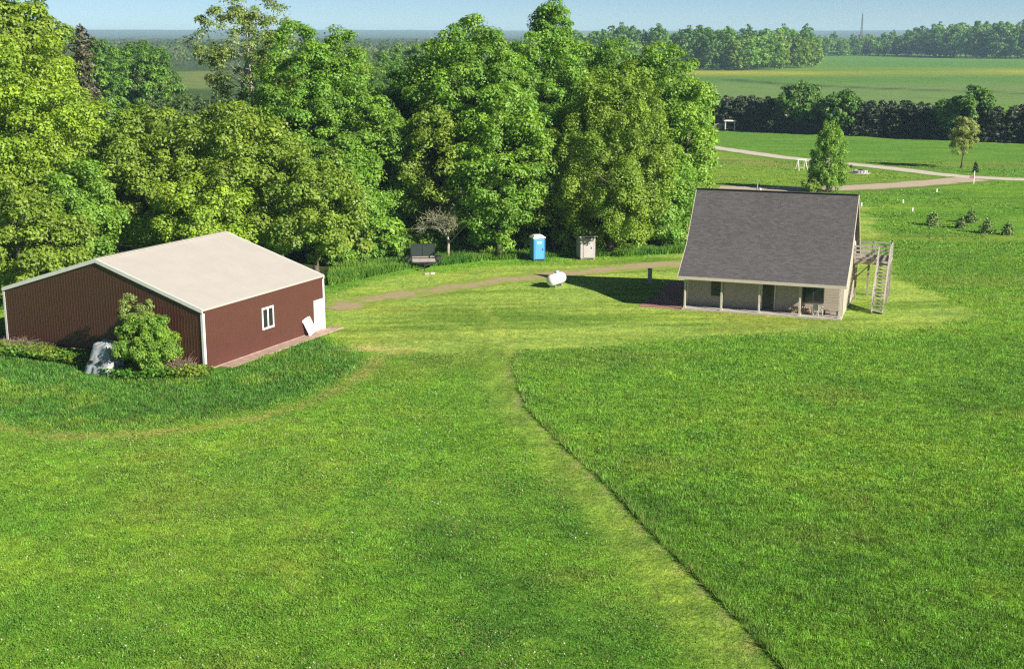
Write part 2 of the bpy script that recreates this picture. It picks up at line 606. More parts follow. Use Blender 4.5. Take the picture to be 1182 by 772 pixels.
def ground_mat():
    m, t, b = mat('sward')
    at_ = nd(t, 'Attribute', attribute_name='col')
    pos = nd(t, 'NewGeometry').outputs['Position']
    n1 = noise(t, 5.5, 4, .7, pos)
    n2 = noise(t, 1.1, 4, .65, pos)
    n3 = noise(t, .12, 4, .6, pos)
    c = mix(t, 1.0, at_.outputs['Color'], ramp(t, n1.outputs[0], [(.25, (.45, .50, .45)), (.5, (1, 1, 1)), (.75, (1.6, 1.5, 1.35))]), 'MULTIPLY')
    c = mix(t, 1.0, c, ramp(t, n2.outputs[0], [(.28, (.68, .76, .75)), (.72, (1.35, 1.25, 1.15))]), 'MULTIPLY')
    c = mix(t, 1.0, c, ramp(t, n3.outputs[0], [(.3, (.86, .9, .95)), (.7, (1.14, 1.08, 1.0))]), 'MULTIPLY')
    n5 = noise(t, 2.7, 3, .7, pos)
    c = mix(t, 1.0, c, ramp(t, n5.outputs[0], [(.30, (.60, .68, .66)), (.5, (1, 1, 1)), (.70, (1.42, 1.32, 1.25))]), 'MULTIPLY')
    mp = nd(t, 'Mapping')
    mp.inputs['Scale'].default_value = (.05, .30, .2)
    mp.inputs['Rotation'].default_value = (0, 0, .14)
    t.links.new(pos, mp.inputs['Vector'])
    n4 = noise(t, 1.0, 6, .72, mp.outputs[0])
    c = mix(t, 1.0, c, ramp(t, n4.outputs[0], [(.30, (.72, .80, .80)), (.5, (1, 1, 1)), (.70, (1.30, 1.18, 1.12))]), 'MULTIPLY')
    t.links.new(c, b.inputs['Base Color'])
    b.inputs['Roughness'].default_value = 1.0
    b.inputs['Specular IOR Level'].default_value = .04
    bp = nd(t, 'Bump')
    bp.inputs['Strength'].default_value = .9
    bp.inputs['Distance'].default_value = .10
    t.links.new(n1.outputs[0], bp.inputs['Height'])
    t.links.new(bp.outputs[0], b.inputs['Normal'])
    return m


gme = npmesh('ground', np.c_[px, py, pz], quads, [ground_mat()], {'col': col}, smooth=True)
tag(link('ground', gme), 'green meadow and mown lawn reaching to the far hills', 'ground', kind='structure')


def gz(x, y):
    """height of the ground sheet"""
    i = min(max(np.searchsorted(gx, x) - 1, 0), len(gx) - 2)
    j = min(max(np.searchsorted(gy, y) - 1, 0), len(gy) - 2)
    a, b = (x - gx[i]) / (gx[i + 1] - gx[i]), (y - gy[j]) / (gy[j + 1] - gy[j])
    z = pz.reshape(ny_, nx_)
    return float((z[j, i] * (1 - a) + z[j, i + 1] * a) * (1 - b) + (z[j + 1, i] * (1 - a) + z[j + 1, i + 1] * a) * b)


def gravel_mat(name, ca, cb, grass, rutted=False):
    m, t, b = mat(name)
    pos = nd(t, 'NewGeometry').outputs['Position']
    e = nd(t, 'Attribute', attribute_name='across').outputs['Fac']     # 0 in the middle .. 1 at the verge
    n1 = noise(t, 2.2, 5, .7, pos)
    n2 = noise(t, .35, 4, .65, pos)
    c = ramp(t, n1.outputs[0], [(.3, ca), (.7, cb)])
    # ragged verge where the sward creeps in
    k = math_(t, 'ADD', e, math_(t, 'MULTIPLY', math_(t, 'SUBTRACT', n2.outputs[0], .46 if rutted else .5), 4.2 if rutted else .7))
    k = math_(t, 'ADD', k, math_(t, 'MULTIPLY', math_(t, 'SUBTRACT', n1.outputs[0], .5), 1.6 if rutted else .5))
    g = ramp(t, k, [(.42, 0.0), (.95, 1.0)] if rutted else [(.55, 0.0), (.78, 1.0)])
    c = mix(t, g, c, ramp(t, n1.outputs[0], [(.3, tuple(x * .6 for x in grass)), (.7, tuple(x * 1.25 for x in grass))]))
    t.links.new(c, b.inputs['Base Color'])
    b.inputs['Roughness'].default_value = .95
    b.inputs['Specular IOR Level'].default_value = .15
    return m


def strip(name, pts, width, m, z=.012, step=1.5, taper=0.0):
    P = np.array(pts)
    seg = np.hypot(*(P[1:] - P[:-1]).T)
    L = np.r_[0, np.cumsum(seg)]
    # smooth the polyline
    s = np.arange(0, L[-1], step)
    X = np.stack([np.interp(s, L, P[:, 0]), np.interp(s, L, P[:, 1])], -1)
    k = max(3, int(8 / step))
    ker = np.ones(2 * k + 1) / (2 * k + 1)
    Xp = np.pad(X, ((k, k), (0, 0)), mode='reflect', reflect_type='odd')
    X = np.stack([np.convolve(Xp[:, i], ker, 'valid') for i in (0, 1)], -1)
    T = np.gradient(X, axis=0)
    T /= np.hypot(T[:, 0], T[:, 1])[:, None]
    N = np.c_[-T[:, 1], T[:, 0]]
    lanes = np.linspace(-1, 1, 9)
    V, A = [], []
    for l in lanes:
        q = X + N * l * width / 2 * 1.25
        zz = [gz(a, b) + z for a, b in q]
        V.append(np.c_[q, zz])
        A.append(np.full(len(q), abs(l)))
    n = len(X)
    V = np.concatenate(V)
    A = np.concatenate(A)
    f = []
    for i in range(len(lanes) - 1):
        a = i * n + np.arange(n - 1)
        f.append(np.stack([a + n, a + n + 1, a + 1, a], -1)[:, ::-1])
    me = npmesh(name, V, np.concatenate(f), [m], {'across': A}, smooth=True)
    return link(name, me)


tag(strip('driveway', DRIVE, 2.9, gravel_mat('dirt_track', (.27, .20, .125), (.40, .31, .20), (.22, .30, .048), True), step=.6),
    'rutted bare dirt driveway curving past the porch to the shed', 'driveway', kind='structure')
tag(strip('road', ROADA, 4.4, gravel_mat('pale_gravel', (.40, .365, .295), (.56, .515, .43), (.13, .20, .035))),
    'pale gravel road crossing the fields behind the house', 'road', kind='structure')
tag(strip('side_road', ROADB, 6.2, gravel_mat('tan_gravel', (.34, .275, .195), (.48, .395, .30), (.13, .20, .035)), z=.022),
    'tan gravel road joining the pale road near the small maple', 'road', kind='structure')

# ------------------------------------------------------------------ haze
hz = MB().box(-9500, 9500, -600, 9400, -1.5, 62)
M_HAZE = bpy.data.materials.new('haze')
M_HAZE.use_nodes = True
t = M_HAZE.node_tree
t.nodes.remove(t.nodes['Principled BSDF'])
pv = nd(t, 'VolumePrincipled')
pv.inputs['Color'].default_value = (.52, .79, 1.0, 1)
pv.inputs['Density'].default_value = .00014
t.links.new(pv.outputs[0], t.nodes['Material Output'].inputs['Volume'])
ho = hz.build('haze', M_HAZE)
tag(ho, 'thin blue summer haze over the far fields and hills', 'haze', kind='stuff')

# ------------------------------------------------------------------ the shed
SHX, SHY, SHT = -18.8, 77.18, 1.120
SW, SL, SH_, SR = 16.46, 13.0, 3.8, 2.5


def ribbed(p0, p1, ztop, z0=.08, pitch=.228, depth=.009):
    """ribbed steel sheet from p0 to p1 (2d), its top following ztop(s); outside on the right of p0->p1"""
    p0, p1 = np.array(p0), np.array(p1)
    L = np.hypot(*(p1 - p0))
    d = (p1 - p0) / L
    nrm = np.array([d[1], -d[0]])
    ss_, off = [], []
    s = 0
    while s < L - .02:
        for a, o in ((0, 0), (.150, 0), (.170, 1), (.200, 1)):
            if s + a < L:
                ss_.append(s + a)
                off.append(o * depth)
        s += pitch
    ss_.append(L)
    off.append(0)
    ss_, off = np.array(ss_), np.array(off)
    xy = p0 + np.outer(ss_, d) + np.outer(off, nrm)
    n = len(ss_)
    zt = np.array([ztop(q) for q in ss_])
    V = np.r_[np.c_[xy, np.full(n, z0)], np.c_[xy, zt]]
    a = np.arange(n - 1)
    return V, np.stack([a, a + 1, a + 1 + n, a + n], -1)


shed = thing('pole_barn', 'dark brown ribbed steel barn with a plain cream roof and white corner trim', 'barn', (SHX, SHY, 0), SHT)
mb = MB()
gab = lambda s: SH_ + SR * (1 - abs(s - SW / 2) / (SW / 2)) - .03
for p0, p1, zt in (((0, 0), (SL, 0), lambda s: SH_ - .03), ((0, SW), (0, 0), gab), ((SL, 0), (SL, SW), gab), ((SL, SW), (0, SW), lambda s: SH_ - .03)):
    V, f = ribbed(p0, p1, zt)
    mb.add(V, [tuple(q) for q in f])
mb.build('wall', M_STEEL, shed)
mb = MB()
ov, th = .03, .10
k = SR / (SW / 2)
for sgn in (0, 1):
    y0, y1 = (-ov, SW / 2) if sgn == 0 else (SW + ov, SW / 2)
    z0 = SH_ - ov * k + .03
    z1 = SH_ + SR + .03
    mb.add([(-ov, y0, z0), (SL + ov, y0, z0), (SL + ov, y1, z1), (-ov, y1, z1), (-ov, y0, z0 - th), (SL + ov, y0, z0 - th), (SL + ov, y1, z1 - th), (-ov, y1, z1 - th)],
           [(0, 1, 2, 3), (7, 6, 5, 4), (0, 4, 5, 1), (2, 6, 7, 3)] + [(0, 3, 7, 4), (1, 5, 6, 2)])
    # low standing ribs
    for q in np.arange(.1, SL, .915):
        mb.add([(q, y0, z0), (q + .05, y0, z0), (q + .05, y1, z1), (q, y1, z1), (q + .012, y0, z0 + .006), (q + .038, y0, z0 + .006), (q + .038, y1, z1 + .006), (q + .012, y1, z1 + .006)],
               [(0, 4, 7, 3), (4, 5, 6, 7), (5, 1, 2, 6), (0, 1, 5, 4)])
roof = mb.build('roof', M_ROOFSTEEL, shed)
mb = MB()
mb.bar((-ov - .01, SW / 2, SH_ + SR + .05), (SL + ov + .01, SW / 2, SH_ + SR + .05), .36, .05)
mb.build('ridge_cap', M_ROOFSTEEL, roof)
for xg in (-ov - .03, SL + ov + .03):
    mb = MB()
    for y0, y1 in ((-ov - .02, SW / 2), (SW + ov + .02, SW / 2)):
        z0, z1 = SH_ - (ov + .02) * k - .06, SH_ + SR - .06
        mb.add([(xg - .028, y0, z0 - .12), (xg + .028, y0, z0 - .12), (xg + .028, y1, z1 - .12), (xg - .028, y1, z1 - .12), (xg - .028, y0, z0 + .13), (xg + .028, y0, z0 + .13), (xg + .028, y1, z1 + .13), (xg - .028, y1, z1 + .13)],
               [(0, 1, 2, 3), (7, 6, 5, 4), (0, 4, 5, 1), (1, 5, 6, 2), (2, 6, 7, 3), (3, 7, 4, 0)])
    mb.build('rake_trim', M_WHITE, shed)
for x, y in ((0, 0), (0, SW), (SL, 0), (SL, SW)):
    sx, sy = (1 if x == 0 else -1), (1 if y == 0 else -1)
    mb = MB()
    mb.box(*sorted((x - sx * .045, x + sx * .13)), *sorted((y - sy * .045, y - sy * .028)), .06, SH_ - .22)
    mb.box(*sorted((x - sx * .045, x - sx * .028)), *sorted((y - sy * .028, y + sy * .13)), .06, SH_ - .22)
    mb.build('corner_trim', M_WHITE, shed)
win = MB()
wx0, wx1, wz0, wz1, wy = 5.82, 7.08, 1.38, 2.82, -.03
for q in ((wx0, wx0 + .11, wz0, wz1), (wx1 - .11, wx1, wz0, wz1), ((wx0 + wx1) / 2 - .06, (wx0 + wx1) / 2 + .06, wz0, wz1)):
    win.box(q[0], q[1], wy - .05, wy, q[2], q[3])
for a, b in ((wx0 + .11, (wx0 + wx1) / 2 - .06), ((wx0 + wx1) / 2 + .06, wx1 - .11)):
    win.box(a, b, wy - .05, wy, wz0, wz0 + .12).box(a, b, wy - .05, wy, wz1 - .12, wz1)
wo = win.build('window', M_WHITE, shed)
for a, b in ((wx0 + .11, (wx0 + wx1) / 2 - .06), ((wx0 + wx1) / 2 + .06, wx1 - .11)):
    MB().box(a, b, wy - .02, wy, wz0 + .12, wz1 - .12).build('pane', M_GLASS, wo)
d = MB().box(11.78, 12.72, -.075, -.026, .1, 2.16).build('door', M_WHITE, shed, bevel=.01)
MB().box(11.68, 11.777, -.09, -.028, .08, 2.25).box(12.723, 12.82, -.09, -.028, .08, 2.25).box(11.777, 12.723, -.09, -.028, 2.163, 2.25).build('door_frame', M_WHITE, shed)
MB().tube([(12.62, -.075, 1.05), (12.62, -.13, 1.05), (12.5, -.13, 1.05)], .014).build('handle', M_GREYMETAL, d)
MB().box(-.03, SL + .03, -.03, SW + .03, -.05, .085).build('foundation', M_PINKCONC, shed)
ap = MB().box(1.3, 13.9, -1.0, -.035, -.05, .055).build('concrete_apron', M_PINKCONC, None, bevel=.02, loc=(SHX, SHY, 0), rz=SHT)
tag(ap, 'pinkish concrete strip along the sunny wall of the brown barn', 'concrete strip')


def shp(x, y, z=0):
    c, s = math.cos(SHT), math.sin(SHT)
    return (SHX + c * x - s * y, SHY + s * x + c * y, z)


# white board leaning on the wall beside the door
sg = thing('leaning_board', 'scuffed white board leaning on the barn wall next to the white door', 'board', shp(11.05, -.42, .055), SHT)
Mx = Matrix.Rotation(R(-20), 4, 'X') @ Matrix.Rotation(R(-13), 4, 'Y')
MB().box(-.48, .48, -.02, .02, .10, 1.28, Mx).build('panel', plain('scuffed_white', (.70, .68, .66), .6, var=.05, dirt=(.42, .36, .34)), sg)
MB().box(-.50, .50, .021, .06, .16, .24, Mx).build('batten', M_PALEWOOD, sg)
MB().box(-.50, .50, .021, .06, 1.12, 1.20, Mx).build('batten', M_PALEWOOD, sg)

# ------------------------------------------------------------------ the house
HX, HY, HT = 12.34, 95.41, -.345
HL, HD, HE, HR, HB, HZB = 12.3, 5.93, 2.59, 8.49, 2.79, 4.60
HREAR, HRZ = 10.55, 2.79


def hp(x, y, z=0):
    c, s = math.cos(HT), math.sin(HT)
    return (HX + c * x - s * y, HY + s * x + c * y, z)


house = thing('house', 'tan cottage with a steep grey shingle roof over a long porch', 'house', (HX, HY, 0), HT)
WX0, WX1, WY0, WY1 = .38, 11.93, 1.85, 10.0


def lap(p0, p1, zt, z0=.15, course=.20):
    """lap siding between p0 and p1 with the outside on the right; zt(s) is the roof underside"""
    p0, p1 = np.array(p0, float), np.array(p1, float)
    L = np.hypot(*(p1 - p0))
    d = (p1 - p0) / L
    n = np.array([d[1], -d[0]])
    cols = np.linspace(0, L, max(2, int(L / .2)))
    V, Fc = [], []
    top = max(zt(s) for s in cols)
    z = z0
    while z < top:
        for a, b in zip(cols[:-1], cols[1:]):
            ta, tb = min(z + course, zt(a)), min(z + course, zt(b))
            if ta <= z + .001 or tb <= z + .001: continue
            ta, tb = max(ta, z), max(tb, z)
            i = len(V)
            for s, zz, o in ((a, z, .012), (b, z, .012), (b, tb, .004), (a, ta, .004)):
                q = p0 + d * s + n * o
                V.append((q[0], q[1], zz))
            Fc.append((i, i + 1, i + 2, i + 3))
            i = len(V)
            for s, o in ((a, .004), (b, .004), (b, .012), (a, .012)):
                q = p0 + d * s + n * o
                V.append((q[0], q[1], z))
            Fc.append((i, i + 1, i + 2, i + 3))
        z += course
    return V, Fc


def roofz(y):
    if y <= HB: return HE + (HZB - HE) * y / HB
    if y <= HD: return HZB + (HR - HZB) * (y - HB) / (HD - HB)
    return HR - (HR - HRZ) * (y - HD) / (HREAR - HD)


mb = MB()
for p0, p1, zt in (((WX0, WY0), (WX1, WY0), lambda s: roofz(WY0) - .18), ((WX1, WY0), (WX1, WY1), lambda s: roofz(WY0 + s) - .18),
                   ((WX1, WY1), (WX0, WY1), lambda s: roofz(WY1) - .18), ((WX0, WY1), (WX0, WY0), lambda s: roofz(WY1 - s) - .18)):
    mb.add(*lap(p0, p1, zt))
for xw in (WX0 + .05, WX1 - .05):
    yy = [WY0, HB, HD, WY1]
    vv = [(xw, WY0, .15), (xw, WY1, .15)] + [(xw, q, roofz(q) - .17) for q in yy[::-1]]
    mb.add(vv, [tuple(range(6))])
wall = mb.build('wall', M_SIDING, house)
for x, y, sx, sy in ((WX0, WY0, 1, 1), (WX1, WY0, -1, 1), (WX1, WY1, -1, -1), (WX0, WY1, 1, -1)):
    mb = MB()
    zt = roofz(y) - .2
    mb.box(*sorted((x - sx * .04, x + sx * .1)), *sorted((y - sy * .04, y - sy * .026)), .14, zt)
    mb.box(*sorted((x - sx * .04, x - sx * .026)), *sorted((y - sy * .026, y + sy * .1)), .14, zt)
    mb.build('corner_board', M_FASCIA, wall)
# roof: one slab with a break over the porch
prof_top = [(0, HE), (HB, HZB), (HD, HR), (HREAR, HRZ)]
tk = .16
V, Fc, UV = [], [], []
x0, x1 = 0.0, HL
run = 0
for i in range(3):
    (ya, za), (yb, zb) = prof_top[i], prof_top[i + 1]
    ln = math.hypot(yb - ya, zb - za)
    b = len(V)
    V += [(x0, ya, za), (x1, ya, za), (x1, yb, zb), (x0, yb, zb)]
    UV += [(x0, run), (x1, run), (x1, run + ln), (x0, run + ln)]
    Fc.append((b, b + 1, b + 2, b + 3))
    V += [(x0, ya, za - tk), (x1, ya, za - tk), (x1, yb, zb - tk), (x0, yb, zb - tk)]
    UV += [(x0, run), (x1, run), (x1, run + ln), (x0, run + ln)]
    Fc.append((b + 7, b + 6, b + 5, b + 4))
    run += ln
me = bpy.data.meshes.new('roof')
me.from_pydata(V, [], Fc)
uvl = me.uv_layers.new(name='UVMap')
for l in me.loops:
    uvl.data[l.index].uv = UV[l.vertex_index]
me.materials.append(M_SHINGLE)
ro = link('roof', me, house)
mb = MB()
mb.box(-.01, HL + .01, -.05, -.003, HE - .21, HE + .005).box(-.01, HL + .01, HREAR + .003, HREAR + .05, HRZ - .21, HRZ + .005)
for xg in (-.012, HL - .03):
    for i in range(3):
        (ya, za), (yb, zb) = prof_top[i], prof_top[i + 1]
        mb.add([(xg, ya, za - .2), (xg + .042, ya, za - .2), (xg + .042, yb, zb - .2), (xg, yb, zb - .2), (xg, ya, za + .012), (xg + .042, ya, za + .012), (xg + .042, yb, zb + .012), (xg, yb, zb + .012)],
               [(0, 1, 2, 3), (7, 6, 5, 4), (0, 4, 5, 1), (1, 5, 6, 2), (2, 6, 7, 3), (3, 7, 4, 0)])
mb.build('fascia', M_FASCIA, ro)
MB().bar((-.01, HD, HR + .012), (HL + .01, HD, HR + .012), .30, .03).build('ridge_cap', M_SHINGLE, ro)
# porch ceiling and beam
MB().box(.3, HL - .3, .42, .60, HE - .16, HE + .10).build('porch_beam', M_FASCIA, house)
MB().box(.3, 12.0, .30, WY0 - .03, -.05, .12).box(WX0 - .03, WX1 + .03, WY0 - .03, WY1 + .03, -.05, .149).build('porch_slab', M_CONC, house, bevel=.015)
for x in (.5, 3.25, 6.05, 9.0, 11.82):
    MB().box(x - .065, x + .065, .445, .575, .12, HE - .16).box(x - .095, x + .095, .415, .605, .121, .26).build('post', M_PALEWOOD, house)
MB().box(11.86, 11.93, .9, 1.0, .12, 2.9).build('downpipe', M_FASCIA, house)


def hwindow(x0, x1, z0, z1, y=WY0, split=1):
    f = MB()
    y -= .022
    f.box(x0 - .07, x0, y - .03, y - .002, z0 - .07, z1 + .07).box(x1, x1 + .07, y - .03, y - .002, z0 - .07, z1 + .07)
    f.box(x0, x1, y - .03, y - .002, z1, z1 + .07).box(x0, x1, y - .045, y - .002, z0 - .07, z0)
    for k in range(1, split):
        xm = x0 + (x1 - x0) * k / split
        f.box(xm - .03, xm + .03, y - .026, y - .002, z0, z1)
    fo = f.build('window', plain('dark_bronze', (.06, .05, .045), .5), house)
    for k in range(split):
        a, b = x0 + (x1 - x0) * k / split, x0 + (x1 - x0) * (k + 1) / split
        MB().box(a + (.03 if k else 0), b - (.03 if k < split - 1 else 0), y - .014, y - .004, z0, z1).build('pane', M_GLASS, fo)


hwindow(2.28, 3.05, .98, 2.08)
hwindow(9.05, 10.5, .95, 2.1, split=2)
dm = plain('dark_brown_door', (.045, .038, .036), .5)
hd = MB().box(6.07, 6.93, WY0 - .07, WY0 - .024, .16, 2.12).build('door', dm, house, bevel=.01)
MB().box(6.25, 6.75, WY0 - .082, WY0 - .071, 1.1, 1.95).build('pane', M_GLASS, hd)
MB().box(5.96, 6.065, WY0 - .08, WY0 - .024, .15, 2.22).box(6.935, 7.04, WY0 - .08, WY0 - .024, .15, 2.22).box(6.065, 6.935, WY0 - .08, WY0 - .024, 2.125, 2.22).build('door_frame', M_FASCIA, house)
# side wall: upper door onto the deck and a lower window
MB().box(WX1 + .024, WX1 + .07, 8.35, 9.2, 3.32, 4.55).build('deck_door', M_WHITE, house)
f = MB().box(WX1 + .024, WX1 + .06, 5.1, 6.5, 4.6, 4.7).box(WX1 + .024, WX1 + .06, 5.1, 6.5, 5.9, 6.0).box(WX1 + .024, WX1 + .06, 5.1, 5.2, 4.7, 5.9).box(WX1 + .024, WX1 + .06, 6.4, 6.5, 4.7, 5.9).build('window', M_FASCIA, house)
MB().box(WX1 + .024, WX1 + .04, 5.2, 6.4, 4.7, 5.9).build('pane', M_GLASS, f)
MB().tube([(4.6, 6.5, roofz(6.5) - .05), (4.6, 6.5, HR + .55)], .05).build('vent_pipe', M_GREYMETAL, ro)
MB().tube([(4.85, 6.25, roofz(6.25) - .02), (4.85, 6.25, HR + .16)], [.12, .10]).build('roof_vent', M_WHITE, ro)
# upper deck and outside stair
DZ = 3.25
deck = MB()
for q in np.arange(12.02, 14.68, .15):
    deck.box(q, q + .138, 8.1, 10.7, DZ - .035, DZ)
deck.box(12.0, 14.7, 8.06, 8.14, DZ - .34, DZ - .038).box(12.0, 14.7, 10.66, 10.7, DZ - .26, DZ - .038).box(14.66, 14.7, 8.141, 10.659, DZ - .26, DZ - .038)
for q in np.arange(8.5, 10.5, .4):
    deck.box(12.0, 14.655, q, q + .04, DZ - .24, DZ - .038)
deck = deck.build('deck', M_WOOD, house)
for x, y in ((14.6, 8.2), (14.6, 10.58), (12.95, 10.58), (12.2, 8.2)):
    MB().box(x - .08, x + .08, y - .08, y + .08, -.1, DZ - .262).build('deck_post', M_WOOD, deck)
MB().bar((12.0, 8.32, 1.6), (13.3, 8.32, DZ - .27), .09).build('brace', M_WOOD, deck)
MB().bar((14.58, 8.35, 1.4), (14.58, 10.4, DZ - .28), .07).build('brace', M_WOOD, deck)
rl = MB()
for x, y in ((12.06, 8.15), (13.42, 8.15), (14.65, 8.15), (14.65, 9.4), (14.65, 10.65), (13.3, 10.65), (12.06, 10.65)):
    rl.box(x - .06, x + .06, y - .06, y + .06, DZ + .001, DZ + 1.1)
for z in (DZ + 1.02, DZ + .70, DZ + .40, DZ + .14):
    rl.bar((12.06, 8.15, z), (13.42, 8.15, z), .05, .12).bar((14.65, 8.15, z), (14.65, 10.65, z), .05, .12).bar((12.06, 10.65, z), (14.65, 10.65, z), .05, .12)
rl.build('railing', M_DECKWOOD, deck)
st = MB()
SY0, SY1 = 8.08, 3.7
n = 15
for x in (13.86, 14.62):
    st.bar((x, SY1 - .1, .02), (x, SY0, DZ - .16), .07, .32)
for i in range(n):
    a = (i + .5) / n
    y, z = SY1 + (SY0 - SY1) * a, .08 + (DZ - .14) * a
    st.box(13.89, 14.59, y - .15, y + .15, z, z + .06)
sto = st.build('staircase', M_DECKWOOD, house)
hr = MB()
for x in (13.82, 14.66):
    for a in (0.02, .34, .67, 1.0):
        y, z = SY1 + (SY0 - SY1) * a, DZ * a
        hr.box(x - .045, x + .045, y - .045, y + .045, max(z - .25, 0), z + 1.05)
    for h in (1.0, .55):
        hr.bar((x, SY1 + .05, h), (x, SY0, DZ + h), .07, .15)
hr.build('handrail', M_DECKWOOD, sto)

pat = MB().box(-3.0, .28, .22, 11.5, -.05, .035)
pm, t, b = mat('red_pavers')
tc = nd(t, 'TexCoord').outputs['Object']
br = nd(t, 'TexBrick')
br.inputs['Scale'].default_value = 1
br.inputs['Brick Width'].default_value = .4
br.inputs['Row Height'].default_value = .4
br.inputs['Mortar Size'].default_value = .012
br.inputs['Color1'].default_value = (.26, .115, .095, 1)
br.inputs['Color2'].default_value = (.33, .16, .135, 1)
br.inputs['Mortar'].default_value = (.2, .14, .12, 1)
t.links.new(tc, br.inputs['Vector'])
t.links.new(mix(t, .7, br.outputs[0], ramp(t, noise(t, 1.3, 4, .6, tc).outputs[0], [(.3, .7), (.7, 1.3)]), 'MULTIPLY'), b.inputs['Base Color'])
b.inputs['Roughness'].default_value = .9
po = pat.build('patio', pm, None, bevel=.015, loc=(HX, HY, 0), rz=HT)
tag(po, 'dark red paved patio in shade at the end of the porch', 'patio')

# things on the porch
ch = thing('porch_chair', 'pale plastic chair on the sunny end of the porch', 'chair', hp(10.25, 1.05, .12), HT + 2.6)
mc = plain('aged_plastic', (.42, .40, .37), .6, var=.08)
MB().box(-.25, .25, -.24, .24, .40, .44).build('seat', mc, ch, bevel=.012)
MB().box(-.25, .25, .225, .262, .445, .90).build('backrest', mc, ch, bevel=.012)
for sx in (-1, 1):
    MB().box(sx * .27 - .03, sx * .27 + .03, -.24, .22, .62, .65).build('armrest', mc, ch)
    for sy in (-1, 1):
        MB().bar((sx * .22, sy * .2, .4), (sx * .25, sy * .23, 0), .045).build('leg', mc, ch)
tb = thing('porch_bench', 'low dark bench against the porch wall beside the pale chair', 'bench', hp(11.15, 1.45, .12), HT)
MB().box(-.55, .55, -.19, .19, .36, .41).build('seat', M_WOOD, tb)
for sx in (-1, 1):
    MB().box(sx * .45 - .04, sx * .45 + .04, -.16, .16, 0, .359).build('leg', M_DARKMETAL, tb)
lb = thing('firewood_rack', 'low stack of split logs against the porch wall under the wide window', 'firewood', hp(9.0, 1.5, .12), HT)
rk = np.random.default_rng(5)
mb = MB()
for r_ in range(3):
    for q in range(8):
        x = -.62 + q * .165 + (r_ % 2) * .08
        mb.tube([(x, -.2 + rk.uniform(-.03, .03), .09 + r_ * .145), (x, .2 + rk.uniform(-.03, .03), .09 + r_ * .145)], .078, 7)
mb.build('logs', plain('split_log', (.36, .26, .17), .9, var=.35, scale=9), lb)
MB().bar((-.72, -.15, .015), (.76, -.15, .015), .03).bar((-.72, .15, .015), (.76, .15, .015), .03).bar((-.73, 0, 0), (-.73, 0, .5), .04).bar((.77, 0, 0), (.77, 0, .5), .04).build('frame', M_DARKMETAL, lb)

# ------------------------------------------------------------------ yard objects
g = gp(750, 328)
pe = thing('utility_pedestal', 'slim grey electric pedestal standing on shaded lawn beside the patio', 'electric box', (g[0], g[1], 0), HT)
pe.scale = (.95, .95, .87)
MB().box(-.17, .17, -.12, .12, 0, 1.45).build('cabinet', M_GREYMETAL, pe, bevel=.02)
MB().box(-.20, .20, -.16, .15, 1.452, 1.52).build('lid', M_GREYMETAL, pe, bevel=.01)
MB().lathe([(.0, -.03), (.085, -.03), (.085, .03), (0, .06)], 14, (0, -.16, 1.15), Matrix.Rotation(R(90), 4, 'X')).build('meter', plain('meter_glass', (.45, .47, .48), .2), pe)
g = gp(765, 329)
pb = thing('patio_light', 'small pale garden lamp on the lawn beside the slim grey pedestal', 'lamp', (g[0], g[1], 0))
MB().tube([(0, 0, 0), (0, 0, .3)], .03).build('stem', M_GREYMETAL, pb)
MB().lathe([(.02, .3), (.11, .3), (.11, .42), (.02, .5)], 10).build('lamp_head', M_WHITE, pb, smooth=True)

# propane tank seen almost along its axis
g = gp(642, 331)
pt = thing('propane_tank', 'white propane tank lying on stubby legs on the lawn', 'gas tank', (g[0], g[1], 0), R(58))
rad, hl = .46, .80
prof = [(rad * math.sin(a), -hl - rad * .62 * math.cos(a)) for a in np.linspace(.02, math.pi / 2, 7)] + [(rad * math.sin(a), hl - rad * .62 * math.cos(a)) for a in np.linspace(math.pi / 2, math.pi - .02, 7)]
tm = plain('tank_white', (.78, .79, .78), .35, var=.04)
MB().lathe(prof, 24, (0, 0, .66), Matrix.Rotation(R(90), 4, 'Y')).build('tank', tm, pt, smooth=True)
MB().lathe([(.0, .0), (.19, 0), (.19, .17), (.15, .22), (0, .24)], 16, (.1, 0, 1.12)).build('valve_dome', plain('dome_grey', (.34, .44, .50), .4), pt, smooth=True)
for x in (-.5, .5):
    MB().box(x - .05, x + .05, -.26, .26, 0, .24).build('leg', M_GREYMETAL, pt)

# portable toilet
g = gp(620, 300)
bl = plain('blue_plastic', (.045, .23, .50), .45, var=.06)
tl = thing('portable_toilet', 'blue portable toilet with a white roof at the wood edge', 'toilet', (g[0], g[1], 0), R(20))
MB().box(-.55, .55, -.55, .55, .12, 2.05).build('cabin', bl, tl, bevel=.03)
MB().box(-.58, .58, -.58, .58, 0, .118).build('base', M_DARKMETAL, tl)
mb = MB()
mb.add([(-.6, -.6, 2.053), (.6, -.6, 2.053), (.6, .6, 2.053), (-.6, .6, 2.053), (-.6, -.6, 2.14), (.6, -.6, 2.14), (.6, .6, 2.14), (-.6, .6, 2.14), (-.35, -.3, 2.34), (.35, -.3, 2.34), (.35, .3, 2.34), (-.35, .3, 2.34)],
       [(3, 2, 1, 0), (0, 1, 5, 4), (1, 2, 6, 5), (2, 3, 7, 6), (3, 0, 4, 7), (4, 5, 9, 8), (5, 6, 10, 9), (6, 7, 11, 10), (7, 4, 8, 11), (8, 9, 10, 11)])
mb.build('roof', M_WHITE, tl, bevel=.02)
dd = MB().box(-.42, .42, -.59, -.553, .16, 1.92).build('door', plain('light_blue_plastic', (.075, .30, .60), .4, var=.06), tl, bevel=.012)
MB().box(-.22, .22, -.602, -.592, 1.58, 1.78).build('vent_panel', plain('pale_blue_panel', (.45, .62, .74), .5), dd)
MB().box(.28, .36, -.615, -.592, .95, 1.12).build('handle', M_DARKMETAL, dd)
